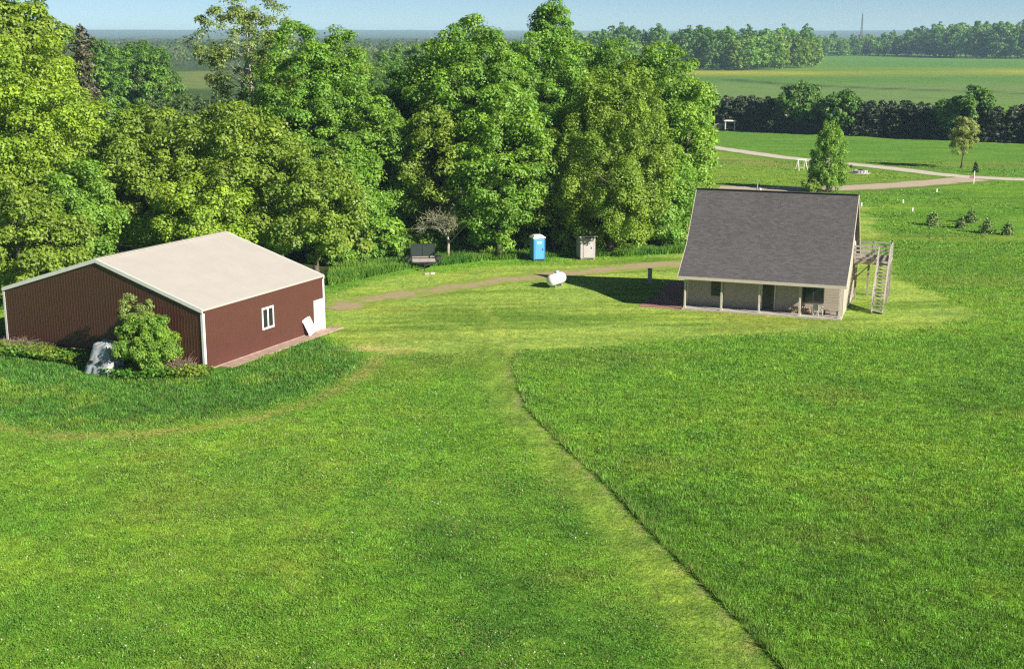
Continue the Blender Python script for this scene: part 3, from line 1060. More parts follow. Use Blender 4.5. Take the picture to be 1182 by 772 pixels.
for x in (-.52, .52):
    MB().box(x - .035, x + .035, -.583, -.553, .14, 2.0).build('corner_post', bl, tl)
MB().tube([(.4, .4, 2.1), (.4, .4, 2.65)], .05).build('vent_pipe', M_DARKMETAL, tl)

# grey outhouse
g = gp(676, 298.5)
gw = plain('weathered_grey_board', (.35, .325, .335), .85, var=.10, scale=4)
oh = thing('outhouse', 'weathered pale grey outhouse with an overhanging flat roof', 'outhouse', (g[0], g[1], 0), R(14))
mb = MB()
for q in np.arange(-.68, .67, .17):
    mb.box(q, q + .164, -.68, -.655, .18, 1.98).box(q, q + .164, .655, .68, .18, 1.98)
    mb.box(-.705, -.681, q, q + .164, .18, 1.98).box(.681, .705, q, q + .164, .18, 1.98)
mb.build('wall', gw, oh)
mb = MB()
mb.add([(-.85, -.88, 2.10), (.85, -.88, 2.10), (.85, .82, 1.99), (-.85, .82, 1.99), (-.85, -.88, 2.19), (.85, -.88, 2.19), (.85, .82, 2.07), (-.85, .82, 2.07)], [(3, 2, 1, 0), (4, 5, 6, 7), (0, 1, 5, 4), (1, 2, 6, 5), (2, 3, 7, 6), (3, 0, 4, 7)])
mb.build('roof', plain('grey_roof_board', (.40, .38, .37), .8), oh)
MB().box(-.64, .64, -.64, .64, .10, 1.975).build('core', M_WOOD, oh)
dd = MB().box(-.40, .40, -.715, -.683, .22, 1.9).build('door', plain('grey_door', (.37, .345, .355), .8, var=.08), oh)
MB().box(.28, .34, -.745, -.717, 1.0, 1.16).build('handle', M_DARKMETAL, dd)
for x in (-.6, .6):
    MB().box(x - .07, x + .07, -.66, .66, 0, .098).build('skid', M_WOOD, oh)
MB().tube([(.45, .3, 2.05), (.45, .3, 2.55)], .055).build('vent_pipe', M_WHITE, oh)

# utility trailer with raised mesh gate, seen from its tongue end
g = gp(488, 309)
tr = thing('utility_trailer', 'dark utility trailer with raised mesh gate parked against the brush', 'trailer', (g[0], g[1] + 1.0, 0), R(6))
tr.scale = (1.22, 1.22, 1.12)
MB().box(-.85, .85, -1.2, 1.3, .48, .53).build('deck', plain('grey_planks', (.36, .31, .29), .85, var=.2, scale=6), tr)
mb = MB()
for x in (-.88, .88):
    mb.bar((x, -1.25, .46), (x, 1.35, .46), .06, .1).bar((x, -1.25, .86), (x, 1.35, .86), .05)
    for y in (-1.22, -.1, 1.3):
        mb.bar((x, y, .5), (x, y, .86), .05)
mb.bar((-.85, -1.25, .86), (.85, -1.25, .86), .05).bar((-.85, -1.25, .46), (.85, -1.25, .46), .06, .1)
mb.build('frame', M_DARKMETAL, tr)
MB().box(-.8, .8, -1.235, -1.205, .54, .80).build('front_board', plain('pinkish_board', (.30, .255, .25), .85, var=.15), tr)
MB().bar((-.8, -1.28, .44), (0, -2.2, .44), .08).bar((.8, -1.28, .44), (0, -2.2, .44), .08).bar((0, -2.15, .44), (0, -2.5, .44), .08).bar((0, -2.2, .0), (0, -2.2, .6), .06).build('tongue', M_DARKMETAL, tr)
mm, t, b = mat('green_mesh')
ck = nd(t, 'TexChecker')
ck.inputs['Scale'].default_value = 30
t.links.new(nd(t, 'TexCoord').outputs['Object'], ck.inputs[0])
t.links.new(mix(t, ck.outputs['Fac'], (.008, .018, .015), (.022, .042, .036)), b.inputs['Base Color'])
b.inputs['Roughness'].default_value = .6
gt = MB().box(-.86, .86, 1.36, 1.38, .55, 1.50).build('gate_mesh', mm, tr)
MB().bar((-.88, 1.37, .5), (-.88, 1.37, 1.55), .05).bar((.88, 1.37, .5), (.88, 1.37, 1.55), .05).bar((-.85, 1.37, 1.525), (.85, 1.37, 1.525), .05).bar((0, 1.35, .52), (0, 1.35, 1.5), .03).build('gate_frame', M_DARKMETAL, gt)
for x in (-1.12, 1.12):
    Mr = Matrix.Rotation(R(90), 4, 'Y')
    w_ = MB().lathe([(.19, -.10), (.30, -.11), (.335, -.08), (.335, .08), (.30, .11), (.19, .10)], 20, (x, .1, .335), Mr).build('wheel', M_RUBBER, tr, smooth=True)
    MB().lathe([(.0, -.04), (.19, -.05), (.19, .05), (.0, .04)], 16, (x, .1, .335), Mr).build('rim', M_WHITE, w_)
    fd = MB()
    pf = [(-.55, .5), (-.38, .76), (.38, .76), (.55, .5)]
    for (a, za), (b_, zb) in zip(pf[:-1], pf[1:]):
        fd.add([(x - .16, .1 + a, za), (x + .16, .1 + a, za), (x + .16, .1 + b_, zb), (x - .16, .1 + b_, zb), (x - .16, .1 + a, za + .02), (x + .16, .1 + a, za + .02), (x + .16, .1 + b_, zb + .02), (x - .16, .1 + b_, zb + .02)],
               [(3, 2, 1, 0), (4, 5, 6, 7), (0, 1, 5, 4), (1, 2, 6, 5), (2, 3, 7, 6), (3, 0, 4, 7)])
    fd.build('fender', M_DARKMETAL, tr)
for i, (u, v) in enumerate(((493, 317.0), (499, 316.5))):
    g = gp(u, v)
    o = MB().box(-.2, .2, -.12, .12, 0, .16).build('concrete_block', M_CONC, None, bevel=.012, loc=(g[0], g[1], 0), rz=.4 * i)
    tag(o, 'pale concrete block on the grass in front of the dark trailer', 'block', 'pale blocks in front of the trailer')

# white bucket by the brush
g = gp(607, 292)
bk = thing('bucket', 'small white bucket at the brush left of the blue toilet', 'bucket', (g[0], g[1], .45))
MB().lathe([(0, 0), (.14, 0), (.17, .38), (.18, .40), (.155, .40), (.13, .04), (0, .04)], 16).build('body', M_WHITE, bk, smooth=True)
MB().tube([(.17 * math.cos(a), 0, .38 + .17 * math.sin(a)) for a in np.linspace(0, math.pi, 8)], .008, 5).build('handle', M_GREYMETAL, bk)
sp = MB().lathe([(.0, .0), (.30, 0), (.26, .06), (.24, .44), (.23, .45), (0, .45)], 12).build('stump', M_BARK, None, loc=(g[0], g[1], 0))
tag(sp, 'short sawn stump under the small white bucket', 'stump')

# tarp covered machine by the gable wall
rngt = np.random.default_rng(12)
cxy = shp(-2.75, 5.45)
tp = thing('covered_mower', 'dirty grey tarp draped over a machine beside the barn wall', 'covered machine', (cxy[0], cxy[1], 0), SHT - math.pi / 2)
n1_, n2_ = 56, 26
V = []
for j in range(n2_ + 1):
    h = j / n2_
    for i in range(n1_):
        q_ = 2 * math.pi * i / n1_
        ca, sa = math.cos(q_), math.sin(q_)
        r = 1 / (abs(ca) ** 5 + abs(sa) ** 5) ** .2
        if h < .72:
            q = h / .72
            sc, z = 1 - .30 * q, 1.72 * q
            sc *= 1 + .035 * math.sin(q_ * 11 + 1.5 * math.sin(q_ * 3)) * (1 - q)
        else:
            q = (h - .72) / .28
            sc, z = .70 * (1 - q), 1.72 + .10 * math.sin(q * math.pi / 2)
        n_ = float(fbm(np.array([10 + ca * 3.0]), np.array([sa * 3.0 + z * 2.2]), 1.3, 5)[0]) - .5
        # the front (towards -y) leans back more than the rear
        V.append((ca * r * 1.02 * sc * (1 + .16 * n_), sa * r * .95 * sc * (1 + .16 * n_) + .30 * z / 1.7, max(0, z * (1 + .10 * n_) + .10 * sa * sc * (z > .5))))
f = [(j * n1_ + i, j * n1_ + (i + 1) % n1_, (j + 1) * n1_ + (i + 1) % n1_, (j + 1) * n1_ + i) for j in range(n2_) for i in range(n1_)]
MB().add(V, f).build('tarp', plain('grey_tarp', (.32, .35, .37), .45, var=.3, scale=1.8, bump=.6, bscale=4, dirt=(.085, .09, .085)), tp, smooth=True)
for xa in (-.42, .34):
    MB().box(xa - .15, xa + .15, -.80, -.55, .66, .80).build('dark_hole', M_DARKMETAL, tp)

#--TREES--
# ------------------------------------------------------------------ trees
def unit(v):
    return v / (np.linalg.norm(v, axis=-1, keepdims=True) + 1e-9)


def leaf_quads(P, N, size, rng, aspect=.75, fold=0.0):
    """one rhombic spray of leaves per point"""
    n = len(P)
    a = unit(np.cross(N, unit(rng.normal(size=(n, 3)))))
    b = np.cross(N, a)
    s = size[:, None]
    V = np.stack([P + a * s * .6, P + b * s * .6 * aspect, P - a * s * .6, P - b * s * .6 * aspect], 1)
    V += rng.normal(size=V.shape) * (s * .09)[:, None]
    f = np.arange(4 * n).reshape(n, 4)
    return V.reshape(-1, 3), f


def crown_points(rng, H, z0, rx, ry, ncl, rc, per, shape=0.5, hollow=.35, lobes=6, flat=.72, gap=0.0):
    """clumps of leaf sprays through an uneven crown volume. Returns points, normals, clump id, clump centres"""
    hz_ = (H - z0) / 2
    # widest height given by shape (0..1 of the crown)
    D = unit(rng.normal(size=(ncl * 3, 3)))
    keep = rng.random(len(D)) < np.where(D[:, 2] < -.55, .35, 1.0)
    D = D[keep][:ncl]
    LD = unit(rng.normal(size=(lobes, 3)) * [1, 1, .7])
    amp = rng.uniform(.08, .30, lobes) * np.where(rng.random(lobes) < .3, -1, 1)
    lob = 1 + sum(amp[i] * np.exp((D @ LD[i] - 1) * 6) for i in range(lobes))
    rr = hollow + (1 - hollow) * rng.random(len(D)) ** .45
    rr = rr * lob
    zc = z0 + (H - z0) * shape
    up = H - zc
    dn = zc - z0
    Cc = np.stack([D[:, 0] * rx * rr, D[:, 1] * ry * rr, zc + np.where(D[:, 2] > 0, D[:, 2] * up, D[:, 2] * dn) * np.minimum(rr, 1.08)], 1)
    if gap:
        nz = np.array([math.sin(p[0] * 1.1 + p[2] * .7 + 3) + math.sin(p[1] * 1.3 - p[2] * .9 + 1) + math.sin(p[2] * 1.7 + p[0] * .4) for p in Cc])
        Cc = Cc[nz < np.quantile(nz, 1 - gap)]
    n = len(Cc)
    R_ = rc * rng.uniform(.65, 1.35, n)
    cid = np.repeat(np.arange(n), per)
    out = unit(Cc - np.array([0, 0, zc - .25 * dn]))
    d = unit(rng.normal(size=(n * per, 3)) + out[cid] * .55 + np.array([0, 0, .35]))
    q = rng.uniform(.45, 1.08, n * per)
    P = Cc[cid] + d * (R_[cid] * q)[:, None] * np.array([1, 1, flat])
    N = unit(d * .75 + np.array([0, 0, .35]) + rng.normal(size=d.shape) * .34)
    return P, N, cid, Cc, R_


def trunk_mesh(rng, H, r0, targets, m, zt=.78, lean=0.02, limbs=14, rl=.35, name='trunk'):
    mb = MB()
    zs = np.linspace(0, H * zt, 7)
    ph = rng.uniform(0, 6, 2)
    off = np.stack([np.sin(zs * .25 + ph[0]) * .03 * zs ** .8 + lean * zs, np.cos(zs * .22 + ph[1]) * .03 * zs ** .8], 1)
    off -= off[0]
    rad = r0 * (1 - zs / (H * zt) * .82)
    rad[0] *= 1.35
    zs[0] = -.25
    axis_ = np.c_[off, zs]
    mb.tube([tuple(p) for p in axis_], list(rad), 9)
    if len(targets):
        idx = rng.choice(len(targets), min(limbs, len(targets)), replace=False)
        for i in idx:
            T = targets[i]
            hd = math.hypot(T[0], T[1])
            zb = np.clip(T[2] - hd * rng.uniform(.5, 1.0), H * .16, H * zt * .96)
            b = np.array([np.interp(zb, zs, axis_[:, 0]), np.interp(zb, zs, axis_[:, 1]), zb])
            rb = np.interp(zb, zs, rad) * rng.uniform(.35, .55) * rl / .35
            mid = b * .5 + T * .5 + np.array([0, 0, -hd * .08]) + rng.normal(size=3) * .15
            mb.tube([tuple(b), tuple(mid), tuple(T)], [rb, rb * .6, rb * .18], 5)
    me = bpy.data.meshes.new(name)
    me.from_pydata(mb.v, [], mb.f)
    me.polygons.foreach_set('use_smooth', np.ones(len(me.polygons), bool))
    me.materials.append(m)
    return me


def leafcol(rng, cid, n, base, yel, var=.15, yv=.5):
    k = rng.random(cid.max() + 1)
    k2 = rng.uniform(1 - var, 1 + var, cid.max() + 1)
    t = np.clip(k[cid] * yv + rng.normal(size=n) * .16 * yv, 0, 1)
    c = lerp(np.array(base)[None].repeat(n, 0), np.array(yel)[None], t)
    return c * (k2[cid] * rng.uniform(.8, 1.2, n))[:, None]


# leaf palettes (base, lighter leaf colour mixed in at random by clump)
PAL = dict(
    yellow=((.225, .355, .026), (.380, .500, .034)),
    olive=((.165, .270, .026), (.310, .410, .038)),
    bright=((.152, .305, .030), (.270, .430, .040)),
    green=((.130, .285, .026), (.270, .440, .036)),
    deep=((.080, .195, .024), (.160, .300, .030)),
    willow=((.170, .280, .024), (.300, .420, .036)),
    pale=((.190, .270, .060), (.310, .390, .100)),
    bronze=((.260, .310, .075), (.380, .430, .120)),
    spruce=((.050, .055, .028), (.110, .095, .050)),
    pine=((.024, .048, .018), (.072, .104, .036)),
    fir=((.095, .170, .040), (.180, .265, .060)),
)


def make_deciduous(name, seed, H, z0, r, ncl, rc, per, leaf, pal, shape=.45, hollow=.4, flat=.72, gap=0.0, bark=None, r0=.28, limbs=14, lobes=6, zt=.78, ry=None, sizev=.35, yv=.6, lean=.02):
    rng = np.random.default_rng(seed)
    P, N, cid, Cc, R_ = crown_points(rng, H, z0, r, ry or r, ncl, rc, per, shape, hollow, lobes=lobes, flat=flat, gap=gap)
    sz = leaf * rng.uniform(1 - sizev, 1 + sizev, len(P))
    V, f = leaf_quads(P, N, sz, rng)
    col = np.repeat(leafcol(rng, cid, len(P), *PAL[pal], yv=yv), 4, axis=0)
    cm = npmesh('crown', V, f, [M_LEAF], {'col': col})
    tm_ = trunk_mesh(rng, H, r0, Cc, bark or M_BARK, limbs=limbs, zt=zt, lean=lean)
    return tm_, cm


def place_tree(kind, meshes, label, cat, loc, rz=0.0, group=None, sc=1.0):
    t_ = thing(kind, label, cat, loc, rz, group)
    t_.scale = (sc, sc, sc) if not hasattr(sc, '__len__') else sc
    link('trunk', meshes[0], t_)
    link('crown', meshes[1], t_)
    return t_


def tree_at(u, vtop, Y, wpx, vbot, kind, label, cat, pal, seed, rz=0.0, **kw):
    """tree with its crown spanning wpx photo pixels at ground distance Y"""
    top = at(u, vtop, Y)
    bot = at(u, vbot, Y)
    r = wpx / 2 / F * (Y * c_ + (CAMH - top[2] * .6) * s_) * kw.pop('rk', 1.06)
    H, z0 = top[2], max(kw.pop('zmin', 1.0), bot[2])
    x = at(u, (vtop + vbot) / 2, Y)[0]
    vol = r * r * (H - z0)
    rc = kw.pop('rc', .95)
    ncl = int(kw.pop('ncl', 0) or np.clip(9.5 * (r * (H - z0)) ** 1.0 / rc ** 1.5 * .32, 60, 420))
    m = make_deciduous(kind, seed, H - rc * .3, z0, r - rc * .45, ncl, rc, kw.pop('per', 200), kw.pop('leaf', .205), pal, **kw)
    return place_tree(kind, m, label, cat, (x, Y, 0), rz)


TREES = [
    # u, vtop, Y, width, vbot, kind, label, category, palette, options
    (8, -32, 116, 150, 150, 'maple_tree', 'tallest tree at the left edge, thin olive green top with sky showing through', 'olive', dict(gap=.22, hollow=.5, leaf=.26)),
    (24, 42, 107, 172, 270, 'maple_tree', 'broad yellow green maple below the thin topped tree at the left edge', 'yellow', dict(rc=1.05)),
    (100, 186, 102, 92, 318, 'maple_tree', 'low bright green tree between the yellow green maple and the barn', 'bright', dict(zmin=.6)),
    (20, 208, 97.5, 130, 345, 'maple_tree', 'round olive tree beside the far left corner of the brown barn', 'olive', dict(zmin=.5)),
    (182, 122, 109, 150, 300, 'maple_tree', 'olive domed tree behind the left half of the barn roof', 'olive', dict(zmin=.8, rc=1.0)),
    (283, 126, 108, 165, 290, 'maple_tree', 'wide olive domed tree behind the middle of the barn roof', 'olive', dict(zmin=.8, rc=1.0)),
    (362, 172, 106, 110, 300, 'maple_tree', 'low olive tree behind the far corner of the barn roof', 'olive', dict(zmin=.6, yv=.45)),
    (240, 190, 103.5, 120, 300, 'maple_tree', 'small olive tree tight against the back of the barn', 'yellow', dict(zmin=.6)),
    (283, -22, 133, 104, 118, 'aspen_tree', 'tall sparse aspen with pale bare trunks above the olive domes', 'pale', dict(gap=.36, hollow=.3, bark=M_PALEBARK, limbs=26, rc=.75, zt=.92, leaf=.19, per=95, r0=.24, flat=.75, yv=.5)),
    (350, 30, 126, 105, 230, 'maple_tree', 'dark saturated green tree with a pointed top right of the sparse aspen', 'green', dict(shape=.35)),
    (398, 38, 128, 82, 250, 'maple_tree', 'dark green tree with a narrow pointed top left of the far forest gap', 'green', dict(shape=.33)),
    (432, 112, 123, 96, 285, 'maple_tree', 'deep green round tree under the far forest gap', 'bright', dict(zmin=.8)),
    (400, 150, 117, 90, 285, 'maple_tree', 'bright deep green tree in front of the twin pointed tops', 'green', dict(zmin=.8)),
    (462, 88, 134, 80, 250, 'maple_tree', 'shaded green tree in the dip left of the big domed maple', 'deep', dict()),
    (543, 19, 127, 150, 200, 'maple_tree', 'big domed maple whose crown rises highest left of the centre of the wood', 'green', dict(rc=1.0, yv=.8, gap=.06)),
    (512, 118, 121, 96, 262, 'maple_tree', 'leafy mid green tree at the front of the wood above the dark trailer', 'olive', dict(zmin=.8, yv=.7)),
    (575, 108, 119.5, 112, 300, 'maple_tree', 'leafy green tree at the front of the wood behind the blue toilet', 'green', dict(zmin=.5, yv=.9)),
    (636, -4, 141, 50, 62, 'maple_tree', 'single narrow tree top standing above the middle of the wood', 'green', dict(gap=.1, rc=.8)),
    (625, 42, 131, 120, 230, 'maple_tree', 'dense green tree below the narrow tree top in the wood', 'green', dict(yv=.7)),
    (640, 150, 121.5, 90, 295, 'maple_tree', 'light olive tree between the blue toilet and the grey outhouse', 'olive', dict(zmin=.4)),
    (706, 86, 121, 132, 292, 'willow_tree', 'feathery olive willow like tree behind the grey outhouse', 'willow', dict(zmin=.4, flat=1.25, leaf=.17, per=260, rc=.8, gap=.05)),
    (752, 50, 135, 110, 240, 'maple_tree', 'bright green tree with a peaked top near the right end of the wood', 'bright', dict(yv=.7)),
    (700, 44, 140, 110, 200, 'maple_tree', 'mid green tree top behind the feathery willow like tree', 'green', dict(yv=.6)),
    (789, 92, 130, 66, 262, 'maple_tree', 'light green tree at the right hand end of the wood beside the fields', 'bright', dict(zmin=.5, yv=1.0)),
    (762, 176, 124, 80, 288, 'maple_tree', 'low dark green tree at the wood end just left of the house roof', 'green', dict(zmin=.3)),
]
for i, (u, vt, Y, w, vb, kind, lab, pal, kw) in enumerate(TREES):
    tree_at(u, vt, Y, w, vb, kind, lab, 'tree', pal, 100 + i, **kw)

# tall brownish spruce at the left
def conifer(seed, H, r, whorls, per, leaf, pal, droop=.35, z0=.12, r0=.22, tip=0.0, pw=.85):
    rng = np.random.default_rng(seed)
    P, N, cid, k = [], [], [], 0
    ends = []
    for z in np.linspace(H * z0, H * .985, whorls):
        q = 1 - (z - H * z0) / (H * (1 - z0))
        rr = r * (q ** pw * .95 + .05)
        if tip and q < .22: rr += tip * math.sin(q / .22 * math.pi)
        nb = max(4, int(5 + 6 * q))
        for a in rng.uniform(0, 6.28, nb):
            L = rr * rng.uniform(.6, 1.15)
            n = max(4, int(per * (L / r + .12)))
            t_ = rng.random(n) ** .7
            x = t_ * L
            zz = z - droop * L * t_ ** 1.3 + rng.normal(size=n) * .10 - rng.random(n) * .35 * t_ * (droop > .3)
            sp_ = rng.normal(size=n) * (.10 + .16 * x)
            P.append(np.stack([x * math.cos(a) - sp_ * math.sin(a), x * math.sin(a) + sp_ * math.cos(a), zz], 1))
            N.append(np.stack([np.full(n, math.cos(a) * .5), np.full(n, math.sin(a) * .5), np.full(n, .7)], 1))
            cid.append(np.full(n, k))
            ends.append((L * .8 * math.cos(a), L * .8 * math.sin(a), z - droop * L * .6))
            k += 1
    P, N, cid = np.concatenate(P), np.concatenate(N), np.concatenate(cid)
    N = unit(N + rng.normal(size=N.shape) * .45)
    V, f = leaf_quads(P, N, leaf * rng.uniform(.6, 1.4, len(P)), rng, aspect=.55)
    col = np.repeat(leafcol(rng, cid, len(P), *PAL[pal], yv=.8), 4, axis=0)
    tm_ = trunk_mesh(rng, H, r0, np.array(ends), M_BARK, limbs=len(ends) // 3, zt=.97, rl=.12, lean=0)
    return tm_, npmesh('crown', V, f, [M_NEEDLE], {'col': col})


p = at(92, 27, 150)
place_tree('spruce_tree', conifer(301, p[2], 5.0, 42, 44, .36, 'spruce', .5, r0=.25, tip=1.3), 'tall brownish spruce rising against the sky beside the thin topped tree', 'tree', (p[0], 150, 0))

# more trees inside the wood, seen only as bits of crown between the front ones
FILL = [make_deciduous('filler', 350 + i, 17 + i, 5, 4.4, 110, 1.05, 45, .5, ('green', 'deep', 'olive')[i], shape=.45) for i in range(3)]
for i, (u, Y, sc) in enumerate(((480, 140, .93), (585, 143, 1.0), (660, 146, .98), (600, 134, .85), (735, 146, .95), (330, 136, .88), (380, 140, .95), (445, 131, .78), (505, 134, .92),
                                (560, 137, .97), (675, 132, .88), (60, 122, .92), (130, 128, .7), (215, 124, .68), (160, 118, .66), (-40, 112, .95), (255, 118, .65), (320, 117, .65), (780, 142, .82))):
    x = at(u, 150, Y)[0]
    place_tree('filler_tree', FILL[i % 3], 'green tree deep in the wood, glimpsed between the crowns in front', 'tree', (x, Y, 0), i * 1.3, 'trees deep in the wood', sc)

# tree lines far off: shared low detail crowns, one object per tree
def far_mesh(seed, H, r, pal, ncl=75, per=30, leaf=.95, shape=.42, z0=.03, rc=1.6):
    rng = np.random.default_rng(seed)
    P, N, cid, Cc, R_ = crown_points(rng, H - .6, H * z0, r - .6, r - .6, ncl, rc, per, shape, .45, lobes=4)
    V, f = leaf_quads(P, N, leaf * rng.uniform(.7, 1.3, len(P)), rng)
    col = np.repeat(leafcol(rng, cid, len(P), *PAL[pal], yv=.6), 4, axis=0)
    k = 8
    tv = [(.28 * (1 - j * .7) * math.cos(6.283 * q / k), .28 * (1 - j * .7) * math.sin(6.283 * q / k), (-.2, H * .8)[j]) for j in (0, 1) for q in range(k)]
    tf = np.array([(q, (q + 1) % k, (q + 1) % k + k, q + k) for q in range(k)])
    Vt = np.r_[V, np.array(tv)]
    col = np.r_[col, np.tile([.07, .06, .05], (2 * k, 1))]
    return npmesh('far_tree', Vt, [f, tf + len(V)], [M_LEAF], {'col': col})


rngf = np.random.default_rng(77)
FARM = [far_mesh(400, 21, 6.6, 'green'), far_mesh(401, 23, 6.4, 'green'), far_mesh(402, 22, 6.8, 'deep'), far_mesh(403, 20, 6.2, 'olive'), far_mesh(404, 24, 5.4, 'deep', shape=.4)]
FARC = [far_mesh(410, 22, 3.6, 'deep', shape=.28, rc=1.1, z0=.08), far_mesh(411, 20, 3.2, 'pine', shape=.28, rc=1.1, z0=.08)]


FARN = [far_mesh(420 + i, (20, 21, 19, 22)[i], (4.8, 5.2, 4.4, 4.0)[i], ('deep', 'green', 'olive', 'deep')[i], ncl=95, per=95, leaf=.42, rc=1.2, shape=.42) for i in range(4)]
FARD = far_mesh(412, 20, 3.4, 'fir', ncl=90, per=60, leaf=.5, shape=.25, rc=1.0, z0=.04)


def far_tree(x, y, label, group, h=1.0, m=None, name='tree'):
    m = m or FARM[rngf.integers(len(FARM))]
    s = h * rngf.uniform(.85, 1.15)
    o = link(name, m, None, (x, y, gz(x, y)), rngf.uniform(0, 6.28))
    o.scale = (s * rngf.uniform(.9, 1.15), s * rngf.uniform(.9, 1.15), s)
    return tag(o, label, 'tree', group)


# woodlot left of the far field
for row in range(4):
    for u in np.arange(655, 943, 14 - row * 1.2):
        Y = 800 + row * 34 + rngf.uniform(-9, 9) + (u > 880) * (u - 880) * 1.0
        x = at(u + rngf.uniform(-4, 4), 60, Y)[0]
        far_tree(x, Y, 'broadleaf tree in the far woodlot left of the mast and the open field', 'trees of the far woodlot', 1.08 if row else .98)
# wood beyond the far field, right
for row in range(4):
    for u in np.arange(936, 1215, 10.5 - row * .5):
        base = 65.2 + 3.2 * ss(1000, 1182, u)
        Y = gp(u, base)[1] + row * 34 + rngf.uniform(-8, 8)
        x = at(u + rngf.uniform(-4, 4), 60, Y)[0]
        hgt = .80 + .55 * ss(990, 1130, u) + (.10 if row else 0)
        m = FARC[rngf.integers(2)] if rngf.random() < .25 else None
        far_tree(x, Y, 'tree in the long far wood behind the open field and the mast', 'trees of the far wood', hgt, m)
# woods beyond on the left, nearer
for row in range(4):
    for u in np.arange(100, 186, 9.5):
        Y = 262 + row * 22 + rngf.uniform(-8, 8)
        x = at(u + rngf.uniform(-5, 5), 60, Y)[0]
        m = FARD if rngf.random() < .15 else FARN[(0, 3, 1)[rngf.integers(3)]]
        far_tree(x, Y, 'slim tree in the blue green wood right of the tall spruce', 'trees of the wood behind the spruce', .80, m)
for u, Y in ((196, 236), (208, 232), (222, 238), (236, 235), (250, 240), (266, 236), (182, 240), (172, 236)):
    far_tree(at(u, 60, Y)[0], Y, 'dark small conifer in the short row in front of the small pale field', 'dark conifers before the small field', .55, FARD)
for row in range(5):
    for u in np.arange(296, 540, 15 - row):
        Y = 225 + row * 45 + rngf.uniform(-14, 14)
        x = at(u + rngf.uniform(-5, 5), 80, Y)[0]
        far_tree(x, Y, 'tree in the lower woods seen through the dip left of the big domed maple', 'trees of the lower woods', (.66, .70, .72, .76, .8)[row], FARN[rngf.integers(4)])

# dark conifer belt between the near and the far fields
CONV = []
for i in range(4):
    tm_, cm_ = conifer(430 + i, 8.0, 2.7, 16, 42, .5, 'pine', .05, z0=.01, r0=.14, pw=(.38, .45, .34, .5)[i])
    CONV.append((tm_, cm_))
bl0, bl1 = gp(800, 148.5)[:2], gp(1182, 166)[:2]
dv = (bl1 - bl0) / np.hypot(*(bl1 - bl0))
LB = np.hypot(*(bl1 - bl0)) + 26
nb_ = np.array([-dv[1], dv[0]])
k = 0
for row in range(3):
    for s in np.arange(-14 + row, LB, 2.0):
        q = bl0 + dv * (s + rngf.uniform(-.4, .4)) + nb_ * (1.6 + row * 3.0 + rngf.uniform(-.4, .4))
        mm_ = CONV[rngf.integers(4)]
        t_ = thing('pine_tree', 'dark pine in the dense belt across the middle of the fields', 'tree', (q[0], q[1], 0), rngf.uniform(0, 6), 'pines of the dark belt')
        e = rngf.uniform(.70, .90)
        t_.scale = (e * 1.12, e * 1.12, e)
        link('trunk', mm_[0], t_)
        link('crown', mm_[1], t_)
for u, vt, vb, w, lab in ((922, 96, 146, 54, 'larger of the two rounded dark green trees in the pine belt, above the poplar'), (974, 103, 146, 42, 'smaller rounded dark green tree in the pine belt, right of the larger one'),
                          (1122, 97, 150, 44, 'loose mid green tree rising out of the pine belt above the small maple'), (1096, 112, 150, 28, 'narrow light green tree in the pine belt left of the loose tree')):
    Y = gp(u, 148.5 + (u - 800) * .0458)[1] + 1.0
    tree_at(u, vt, Y, w, vb, 'broadleaf_tree', lab, 'tree', 'deep', 500 + u, rc=1.0, per=60, leaf=.5, zmin=.8, ncl=70, shape=.5, gap=.0 if u < 1000 else .2)

# near solitary trees
Yp = gp(957, 221)[1]
pm_ = make_deciduous('poplar_tree', 610, at(957, 138, Yp)[2], .4, 2.35, 230, .5, 130, .155, 'bright', shape=.22, hollow=.15, flat=1.4, gap=.06, bark=M_PALEBARK, r0=.12, limbs=24, zt=.95, yv=.8)
place_tree('poplar_tree', pm_, 'young narrow poplar standing just behind the house roof', 'tree', (at(957, 180, Yp)[0], Yp, 0))
sb = make_deciduous('shrub', 612, 1.6, .1, 1.4, 30, .4, 50, .2, 'olive', r0=.05, limbs=12, zt=.6)
place_tree('shrub', sb, 'low olive shrub at the foot of the poplar behind the roof', 'shrub', (at(936, 210, Yp - 2)[0], Yp - 2, 0))
Ym = gp(1112, 194)[1]
mm_ = make_deciduous('maple_tree', 611, at(1112, 134, Ym)[2], 1.7, 2.1, 130, .55, 110, .17, 'bronze', shape=.48, hollow=.15, gap=.12, r0=.16, limbs=22, zt=.7, yv=.8)
place_tree('maple_tree', mm_, 'small bronze green maple standing alone by the gravel road', 'tree', (at(1112, 165, Ym)[0], Ym, 0))
for i, (u, v, h, lab) in enumerate(((1077, 260, 1.75, 'young dark spruce, leftmost and fullest of the five on the slope'), (1109, 263, 1.25, 'young spruce, squat and half hidden in grass, second from the left of five'),
                                    (1120, 257, 1.6, 'young spruce, farthest back of the five on the slope'), (1138, 269, 1.75, 'young pale tipped spruce, nearest of the five on the slope'), (1163, 271, 1.4, 'young spruce at the right hand end of the five on the slope'))):
    g = gp(u, v)
    place_tree('spruce_tree', conifer(640 + i, h * .84, h * .56, 9, 26, .16, 'fir', .0, z0=.03, r0=.04, pw=.55), lab, 'tree', (g[0], g[1], gz(g[0], g[1])))
g = gp(1126, 199)
place_tree('spruce_tree', conifer(650, 1.4, .5, 10, 20, .2, 'pine', .1, z0=.1, r0=.05), 'tiny dark conifer behind the white post at the road fork', 'tree', (g[0], g[1], gz(g[0], g[1])))

